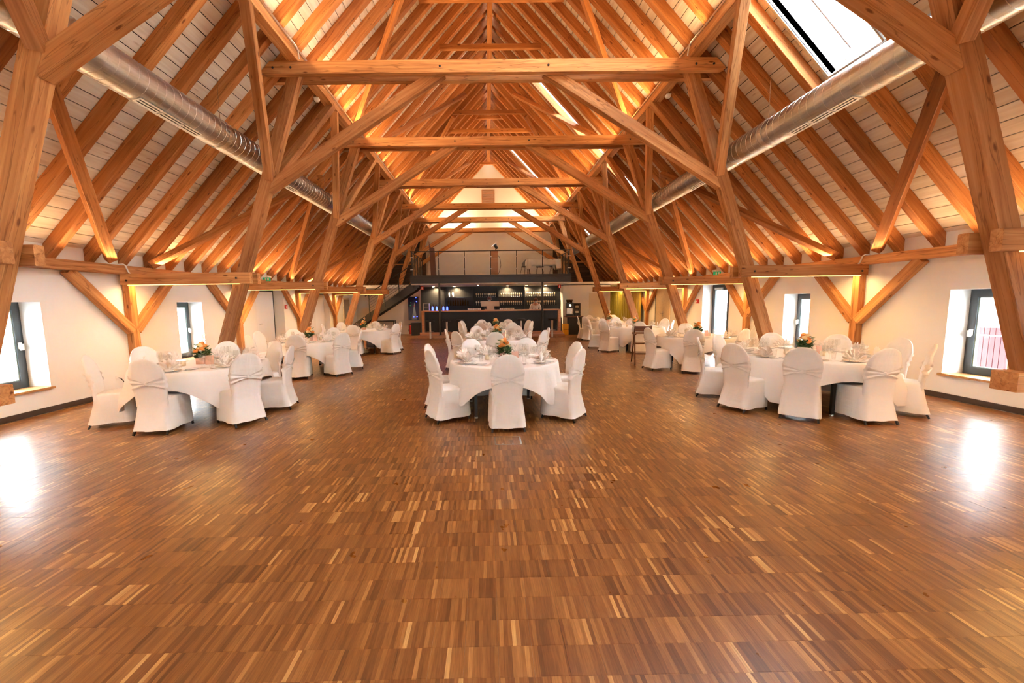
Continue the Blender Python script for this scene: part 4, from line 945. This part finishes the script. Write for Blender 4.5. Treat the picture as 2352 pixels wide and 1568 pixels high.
# gold curtain
rings = []
for z in (.04, .6, 1.3, 1.9, 2.2):
    r_ = []
    for k in range(241):
        y = 18.75+k*6.0/240; x = 7.02+.05*math.sin(k*.62)*(1-.25*(z > 2))+.02*math.sin(k*1.7+z)
        r_.append((x, y, z))
    rings.append(r_)
vs = [p for r_ in rings for p in r_]; n = 241
o = MB().add(vs, [(i*n+k, i*n+k+1, (i+1)*n+k+1, (i+1)*n+k) for i in range(4) for k in range(n-1)]).build('curtain', 'gold_fabric', None, 'all'); tag(o, 'shiny gold pleated curtain along the far right wall', 'curtain')
md = o.modifiers.new('thickness', 'SOLIDIFY'); md.thickness = .006
area('curtain_strip_lamp', (6.9, 21.5, 2.38), (.25, 0, -1), 4.5, .08, 22, (1, .72, .25)).rotation_euler.rotate_axis('Z', PI/2)
tag(MB().box(6.85, 7.2, 18.7, 24.8, 2.40, 2.46).build('trim_1', 'white_plaster'), 'white light trough above the gold curtain', kind='structure')
# ------------------------------------------------------------------ ducts
for sd, zc, r_ in ((-1, 4.455, .228), (1, 4.385, .222)):
    xc = sd*4.57; side = 'left' if sd < 0 else 'right'
    du = empty('ventilation_duct', (xc, 0, zc)); tag(du, 'round galvanised spiral duct hanging along the %s roof slope' % side, 'duct', 'ventilation ducts')
    joints = [Y0+.3, -2, 2.2, 6.9, 11.2, 15.2, 18.4, 22.6]
    for a, b in zip(joints, joints[1:]):
        rings = []
        for i in range(2):
            rings.append([(i*(b-a), r_*math.cos(2*PI*k/32), r_*math.sin(2*PI*k/32)) for k in range(32)])
        o = MB().loft(rings).build('duct_pipe', 'galvanised', None, True); o.matrix_basis = Matrix.Translation((xc, a, zc)) @ Matrix.Rotation(PI/2, 4, 'Z'); attach(o, du)
        # spiral lock seam
        h = MB(); pts = []; turns = (b-a)/.135; n = int(turns*20)
        for k in range(n+1):
            t_ = k/n; an = t_*turns*2*PI; pts.append((xc+(r_+.0005)*math.cos(an), a+t_*(b-a), zc+(r_+.0005)*math.sin(an)))
        vs = []; fs = []
        for k, p in enumerate(pts):
            an = k/n*turns*2*PI; rr = .0035
            vs += [(p[0], p[1]-.004, p[2]), (p[0]+rr*math.cos(an), p[1], p[2]+rr*math.sin(an)), (p[0], p[1]+.004, p[2])]
            if k: q_ = 3*k; fs += [(q_-3, q_, q_+1, q_-2), (q_-2, q_+1, q_+2, q_-1)]
        attach(h.add(vs, fs).build('spiral_seam', 'seam_metal'), du)
    for y in joints[1:-1]:
        o = MB().loft([[(x_, (r_+.006)*math.cos(2*PI*k/32), (r_+.006)*math.sin(2*PI*k/32)) for k in range(32)] for x_ in (-.045, .045)], False, False).build('joint_ring', 'seam_metal', None, True); o.matrix_basis = Matrix.Translation((xc, y, zc)) @ Matrix.Rotation(PI/2, 4, 'Z'); attach(o, du)
        attach(MB().tube([(xc, y+.1, zc+r_), (xc, y+.1, bz(xc)-.1)], .004, 5).build('hanger_rod', 'steel'), du)
    for ya in (5.3, 8.35, 12.2, 15.9):
        an = math.radians(-78 if sd < 0 else -102); pe = V((math.cos(an), 0, math.sin(an)))
        for k in range(3):
            y = ya+k*.37; c0 = V((xc, y, zc))+pe*(r_+.004); g = attach(MB().bar(c0, c0+V((0, .35, 0)), .11, .012, pe).build('slot_grille', 'aluminium'), du)
            tw = pe.cross(V((0, 1, 0)))
            for s_ in (-.022, .022): attach(MB().bar(c0+pe*.006+tw*s_+V((0, .02, 0)), c0+pe*.006+tw*s_+V((0, .33, 0)), .018, .004, pe).build('slot', 'black'), g)
# ------------------------------------------------------------------ small fittings
for sd in (-1, 1):
    side = 'left' if sd < 0 else 'right'
    t = MB().box(*sorted((sd*WX, sd*(WX-.04))), 13.95, 14.07, 1.51, 1.65).build('fire_call_point', 'red_plastic'); tag(t, 'red fire alarm call point on the %s wall' % side, 'alarm')
    attach(MB().box(*sorted((sd*(WX-.04), sd*(WX-.045))), 13.985, 14.035, 1.55, 1.61).build('glass', 'white_plastic'), t)
    t = empty('exit_sign', (sd*6.97, 12.6, 2.43)); tag(t, 'small green emergency exit sign on the %s wall plate' % side, 'sign')
    attach(MB().box(sd*6.97-.03, sd*6.97+.03, 12.5, 12.72, 2.50, 2.56).build('housing', 'white_plastic'), t); attach(MB().box(sd*6.97-.12, sd*6.97+.12, 12.49, 12.50, 2.39, 2.50).build('sign_panel', 'green_sign'), t)
    attach(MB().box(sd*6.97-.05, sd*6.97-.01, 12.484, 12.49, 2.41, 2.48).box(sd*6.97+.02, sd*6.97+.07, 12.484, 12.49, 2.41, 2.48).build('pictogram', 'white_plastic'), t)
    t = empty('smoke_detector', (sd*3.74, 9.0, 5.98)); tag(t, 'white smoke detector under the %s purlin' % side, 'detector')
    attach(MB().lathe([(.06, 0), (.06, -.02), (.045, -.05), (.02, -.06)], 14, (sd*3.74, 9.0, 5.99)).build('head', 'white_plastic', None, True), t); attach(MB().box(sd*3.74-.05, sd*3.74+.05, 8.95, 9.05, 5.99, 6.01).build('bracket', 'white_plastic'), t)
    for ti in (1, 2):
        y = TY[ti]-.03
        o = MB().tube([(sd*7.1, y, 2.445), (sd*7.0, y, 2.45), (sd*6.97, y+.01, 2.43), (sd*6.96, y+.04, 2.33), (sd*6.94, y+.06, 2.27)], .013, 8).build('cable', 'white_plastic', None, True); tag(o, 'white cable looping over the %s wall plate at the %s truss' % (side, ['', 'second', 'third'][ti]), 'cable')
        o = MB().tube([(sd*3.51, y-.35, 6.2), (sd*3.50, y-.06, 6.2), (sd*3.49, y-.02, 6.14), (sd*3.49, y+.02, 6.02)], .012, 8).build('cable', 'white_plastic', None, True); tag(o, 'white cable bending off the %s purlin at the %s truss' % (side, ['', 'second', 'third'][ti]), 'cable')
t = empty('wall_socket', (-WX, 7.55, .32)); tag(t, 'white double wall socket low on the left wall', 'socket')
attach(MB().box(-WX, -WX+.012, 7.47, 7.63, .28, .36).build('plate', 'white_plastic'), t)
for y in (7.51, 7.59): attach(MB().lathe([(.025, 0), (.025, .004)], 12).build('outlet', 'porcelain'), t).matrix_basis = Matrix.Translation((-WX+.012, y, .32)) @ Matrix.Rotation(PI/2, 4, 'Y')
o = MB().tube([(-WX+.02, 7.51, .32), (-WX+.06, 7.51, .31), (-WX+.08, 7.56, .22), (-WX+.05, 7.7, .2)], .008, 6).build('cable', 'black'); tag(o, 'black plug and cable in the left wall socket', 'cable')
t = empty('floor_box', (.04, 4.62, 0)); tag(t, 'metal floor outlet box flush in the parquet before the centre table', 'floor box')
attach(MB().box(-.125, .195, 4.48, 4.50, -.01, .004).box(-.125, .195, 4.745, 4.765, -.01, .004).box(-.125, -.105, 4.5, 4.745, -.01, .004).box(.175, .195, 4.5, 4.745, -.01, .004).build('rim', 'steel'), t)
attach(MB().box(-.1, .17, 4.505, 4.74, -.01, .0025).build('lid', 'parquet'), t); attach(MB().box(-.04, -.02, 4.51, 4.52, 0, .005).box(.08, .10, 4.51, 4.52, 0, .005).build('latch', 'steel'), t)
# wooden high chair beside the second right table
t = empty('high_chair', (3.86, 10.35, 0), -.2); tag(t, 'brown wooden high chair behind the covered chair at the second right table', 'high chair')
for sx_ in (-1, 1):
    MB().bar((sx_*.22, -.30, 0), (sx_*.20, .0, .80), .045, .03, (1, 0, 0)).build('leg', 'brown_wood', t); MB().bar((sx_*.22, .30, 0), (sx_*.20, -.05, .98), .045, .03, (1, 0, 0)).build('leg', 'brown_wood', t)
    MB().box(sx_*.21-.015, sx_*.21+.015, -.25, .25, .76, .80).build('armrest', 'brown_wood', t)
MB().box(-.2, .2, -.18, .18, .52, .55).build('seat', 'brown_wood', t); MB().box(-.2, .2, -.12, -.09, .84, .98).build('backrest', 'brown_wood', t); MB().box(-.21, .21, .2, .24, .76, .80).build('front_bar', 'brown_wood', t); MB().box(-.2, .2, -.2, .2, .26, .29).build('footrest', 'brown_wood', t)
# ------------------------------------------------------------------ people behind the bar
def skinned(name, joints, edges, m, parent, sub=2):
    me = bpy.data.meshes.new(name); me.from_pydata([j[0] for j in joints], edges, []); me.materials.append(MATS[m])
    o = bpy.data.objects.new(name, me); link(o, parent)
    md = o.modifiers.new('skin', 'SKIN'); md.use_smooth_shade = True
    for v_, j in zip(me.skin_vertices[0].data, joints): v_.radius = (j[1], j[2] if len(j) > 2 else j[1])
    me.skin_vertices[0].data[0].use_root = True
    ss = o.modifiers.new('sub', 'SUBSURF'); ss.levels = sub; ss.render_levels = sub; return o
def person(loc, rz, lean, label, vest, arms, mask_m):
    t = empty('person', loc, rz); tag(t, label, 'person')
    a = lean; fwd = lambda h: math.sin(a)*h; upz = lambda h: .95+math.cos(a)*h   # spine bends at the hips, faces -y
    ch, nk, hd = .42, .56, .70
    J = [((0, 0, .95), .13, .16), ((0, -fwd(.22), upz(.22)), .12, .15), ((0, -fwd(ch), upz(ch)), .12, .17), ((0, -fwd(nk), upz(nk)), .052), ((0, -fwd(.62)-.01, upz(.62)), .072, .07), ((0, -fwd(hd)-.02-.05*a, upz(hd)), .088, .078), ((0, -fwd(hd)-.02-.06*a, upz(hd+.07)), .07, .065)]
    E = [(0, 1), (1, 2), (2, 3), (3, 4), (4, 5), (5, 6)]; AJ = []
    for s_ in (-1, 1):
        n = len(J); sh = (s_*.19, -fwd(ch), upz(ch)+.05); el = (s_*arms[0], -fwd(ch)+arms[1], upz(ch)+arms[2]); hn = (s_*arms[3], -fwd(ch)+arms[4], upz(ch)+arms[5])
        J += [(sh, .058), (el, .044), (hn, .034)]; E += [(2, n), (n, n+1), (n+1, n+2)]; AJ.append((sh, el, hn))
        k = len(J); h_ = V(hn); d_ = (V(hn)-V(el)).normalized(); J.append((tuple(h_+d_*.05), .035, .018)); E.append((n+2, k))
        side = d_.cross(V((0, 0, 1))); side = side.normalized() if side.length > .1 else V((1, 0, 0))
        for f in range(5):
            q0 = h_+d_*(.085 if f else .045)+side*((f-2.5)*.018 if f else .035*s_); L = (.045, .07, .078, .072, .055)[f]
            m0 = len(J); J += [(tuple(q0), .009), (tuple(q0+d_*L*.55-V((0, 0, .008))), .008), (tuple(q0+d_*L-V((0, 0, .025))), .007)]; E += [(k, m0), (m0, m0+1), (m0+1, m0+2)]
    for s_ in (-1, 1):
        n = len(J); J += [((s_*.09, 0, .86), .085), ((s_*.10, -.01, .48), .055), ((s_*.10, .01, .09), .04), ((s_*.11, -.14, .035), .035, .03)]; E += [(0, n), (n, n+1), (n+1, n+2), (n+2, n+3)]
    skinned('body', J, E, 'skin', t)
    SJ = [((0, 0, .93), .145, .175), ((0, -fwd(.22), upz(.22)), .135, .165), ((0, -fwd(ch), upz(ch)), .132, .185), ((0, -fwd(.5), upz(.5)), .075)]; SE = [(0, 1), (1, 2), (2, 3)]
    for sh, el, hn in AJ:
        n = len(SJ); w_ = tuple(V(el)+(V(hn)-V(el))*.85); SJ += [(sh, .072), (el, .056), (w_, .044)]; SE += [(2, n), (n, n+1), (n+1, n+2)]
    skinned('shirt', SJ, SE, 'white_shirt' if vest else 'dark_vest', t)
    if vest: skinned('vest', [((0, 0, .95), .155, .185), ((0, -fwd(.22), upz(.22)), .147, .178), ((0, -fwd(.36), upz(.36)), .148, .165)], [(0, 1), (1, 2)], 'dark_vest', t)
    TJ = [((0, 0, .95), .14, .17)]; TE = []
    for s_ in (-1, 1): n = len(TJ); TJ += [((s_*.09, 0, .84), .10), ((s_*.10, -.01, .48), .07), ((s_*.10, .01, .10), .06)]; TE += [(0, n), (n, n+1), (n+1, n+2)]
    skinned('trousers', TJ, TE, 'dark_vest', t)
    hc = V((0, -fwd(hd)-.02-.05*a, upz(hd+.02)))
    MB().sph((hc.x, hc.y+.02, hc.z+.035), .105, 14, 9).build('hair', 'hair', t, 'all')
    for s_ in (-1, 1): MB().sph((s_*.032, hc.y-.092, hc.z+.005), .011, 6, 4).build('eye', 'black', t); MB().sph((s_*.092, hc.y+.01, hc.z-.01), .018, 6, 4).build('ear', 'skin', t)
    MB().add([(-.05, hc.y-.085, hc.z-.02), (0, hc.y-.125, hc.z-.03), (.05, hc.y-.085, hc.z-.02), (.055, hc.y-.06, hc.z-.09), (0, hc.y-.10, hc.z-.115), (-.055, hc.y-.06, hc.z-.09)], [(0, 1, 4, 5), (1, 2, 3, 4)]).build('face_mask', mask_m, t, True)
    MB().add([(-.012, hc.y-.09, hc.z-.02), (.012, hc.y-.09, hc.z-.02), (0, hc.y-.085, hc.z+.02), (0, hc.y-.118, hc.z-.022)], [(0, 1, 3), (1, 2, 3), (2, 0, 3)]).build('nose', 'skin', t)
    return t
ped = tag(MB().box(-3.2, 3.2, 19.75, 20.9, 0, .12).build('duckboard', 'black'), 'dark raised floor boards behind the bar counter', 'platform')
person((-.07, 20.2, .12), 0, .05, 'dark-clothed person with face mask standing behind the till screen', False, (.24, -.02, -.22, .2, -.25, -.20), 'mask_cloth')
person((2.24, 20.35, .12), 0, .50, 'person in white shirt and dark vest bending over behind the bar', True, (.27, -.08, -.20, .22, -.30, -.30), 'mask_cloth')
# ------------------------------------------------------------------ outside the windows
def house(name, label, x0, x1, y0, y1, z1, m, roofm, wins, face):
    t = empty(name, ((x0+x1)/2, (y0+y1)/2, -6)); tag(t, label, 'building')
    attach(MB().box(x0, x1, y0, y1, -6, z1).build('wall', m), t)
    attach(MB().add([(x0-.3, y0-.3, z1), (x1+.3, y0-.3, z1), (x1+.3, y1+.3, z1), (x0-.3, y1+.3, z1), ((x0+x1)/2, y0-.3, z1+2.2), ((x0+x1)/2, y1+.3, z1+2.2)], [(0, 1, 4), (2, 3, 5), (1, 2, 5, 4), (3, 0, 4, 5), (3, 2, 1, 0)]).build('roof', roofm), t)
    for (ya, yb, za, zb) in wins:
        w_ = attach(MB().box(*sorted((face, face+(.05 if face < 0 else -.05))), ya, yb, za, zb).build('window', 'house_grey'), t)
        attach(MB().box(*sorted((face+(.05 if face < 0 else -.05), face+(.06 if face < 0 else -.06))), ya+.1, yb-.1, za+.1, zb-.1).build('pane', 'navy_glass'), w_)
    return t
house('neighbour_house', 'white neighbouring house seen through the left windows', -30, -20, 4, 22, 5.5, 'house_white', 'house_grey', [(6+3*k, 7.1+3*k, z, z+1.4) for k in range(5) for z in (-1.2, 1.8)], -20)
t = house('red_house', 'red boarded house with white walls seen through the right window', 14, 18, 9.4, 11.6, 2.6, 'house_white', 'brick_red', [], 14)
for k in range(13): attach(MB().box(13.93, 14.0, 9.9+k*.13, 9.9+k*.13+.115, .45 if k < 6 else -2.5, 2.6 if k < 6 else .75).build('board', 'brick_red'), t)
t = house('green_shed', 'greenish boarded shed with gutter beyond the red house', 19, 24, 13.6, 17.5, 1.9, 'house_green', 'house_white', [], 19)
t = empty('terrace_rail', (-8.9, 7, -1.2)); tag(t, 'white terrace railing outside the left windows', 'railing')
attach(MB().bar((-8.9, 3.5, .95), (-8.9, 12, .95), .05, .05).bar((-8.9, 3.5, .1), (-8.9, 12, .1), .04, .04).build('rail', 'house_white'), t)
for k in range(40): attach(MB().box(-8.91, -8.89, 3.6+k*.21, 3.62+k*.21, .1, .95).build('baluster', 'house_white'), t)
tr = MB().box(-13.5, -7.9, 3.0, 12.5, -.4, 0).build('terrace', 'house_grey'); tag(tr, 'grey terrace floor outside the left windows', kind='structure')
gr = MB().box(-60, 60, -60, 80, -6.3, -6).build('ground', 'house_grey'); tag(gr, 'grey paved ground far below the windows', kind='structure')
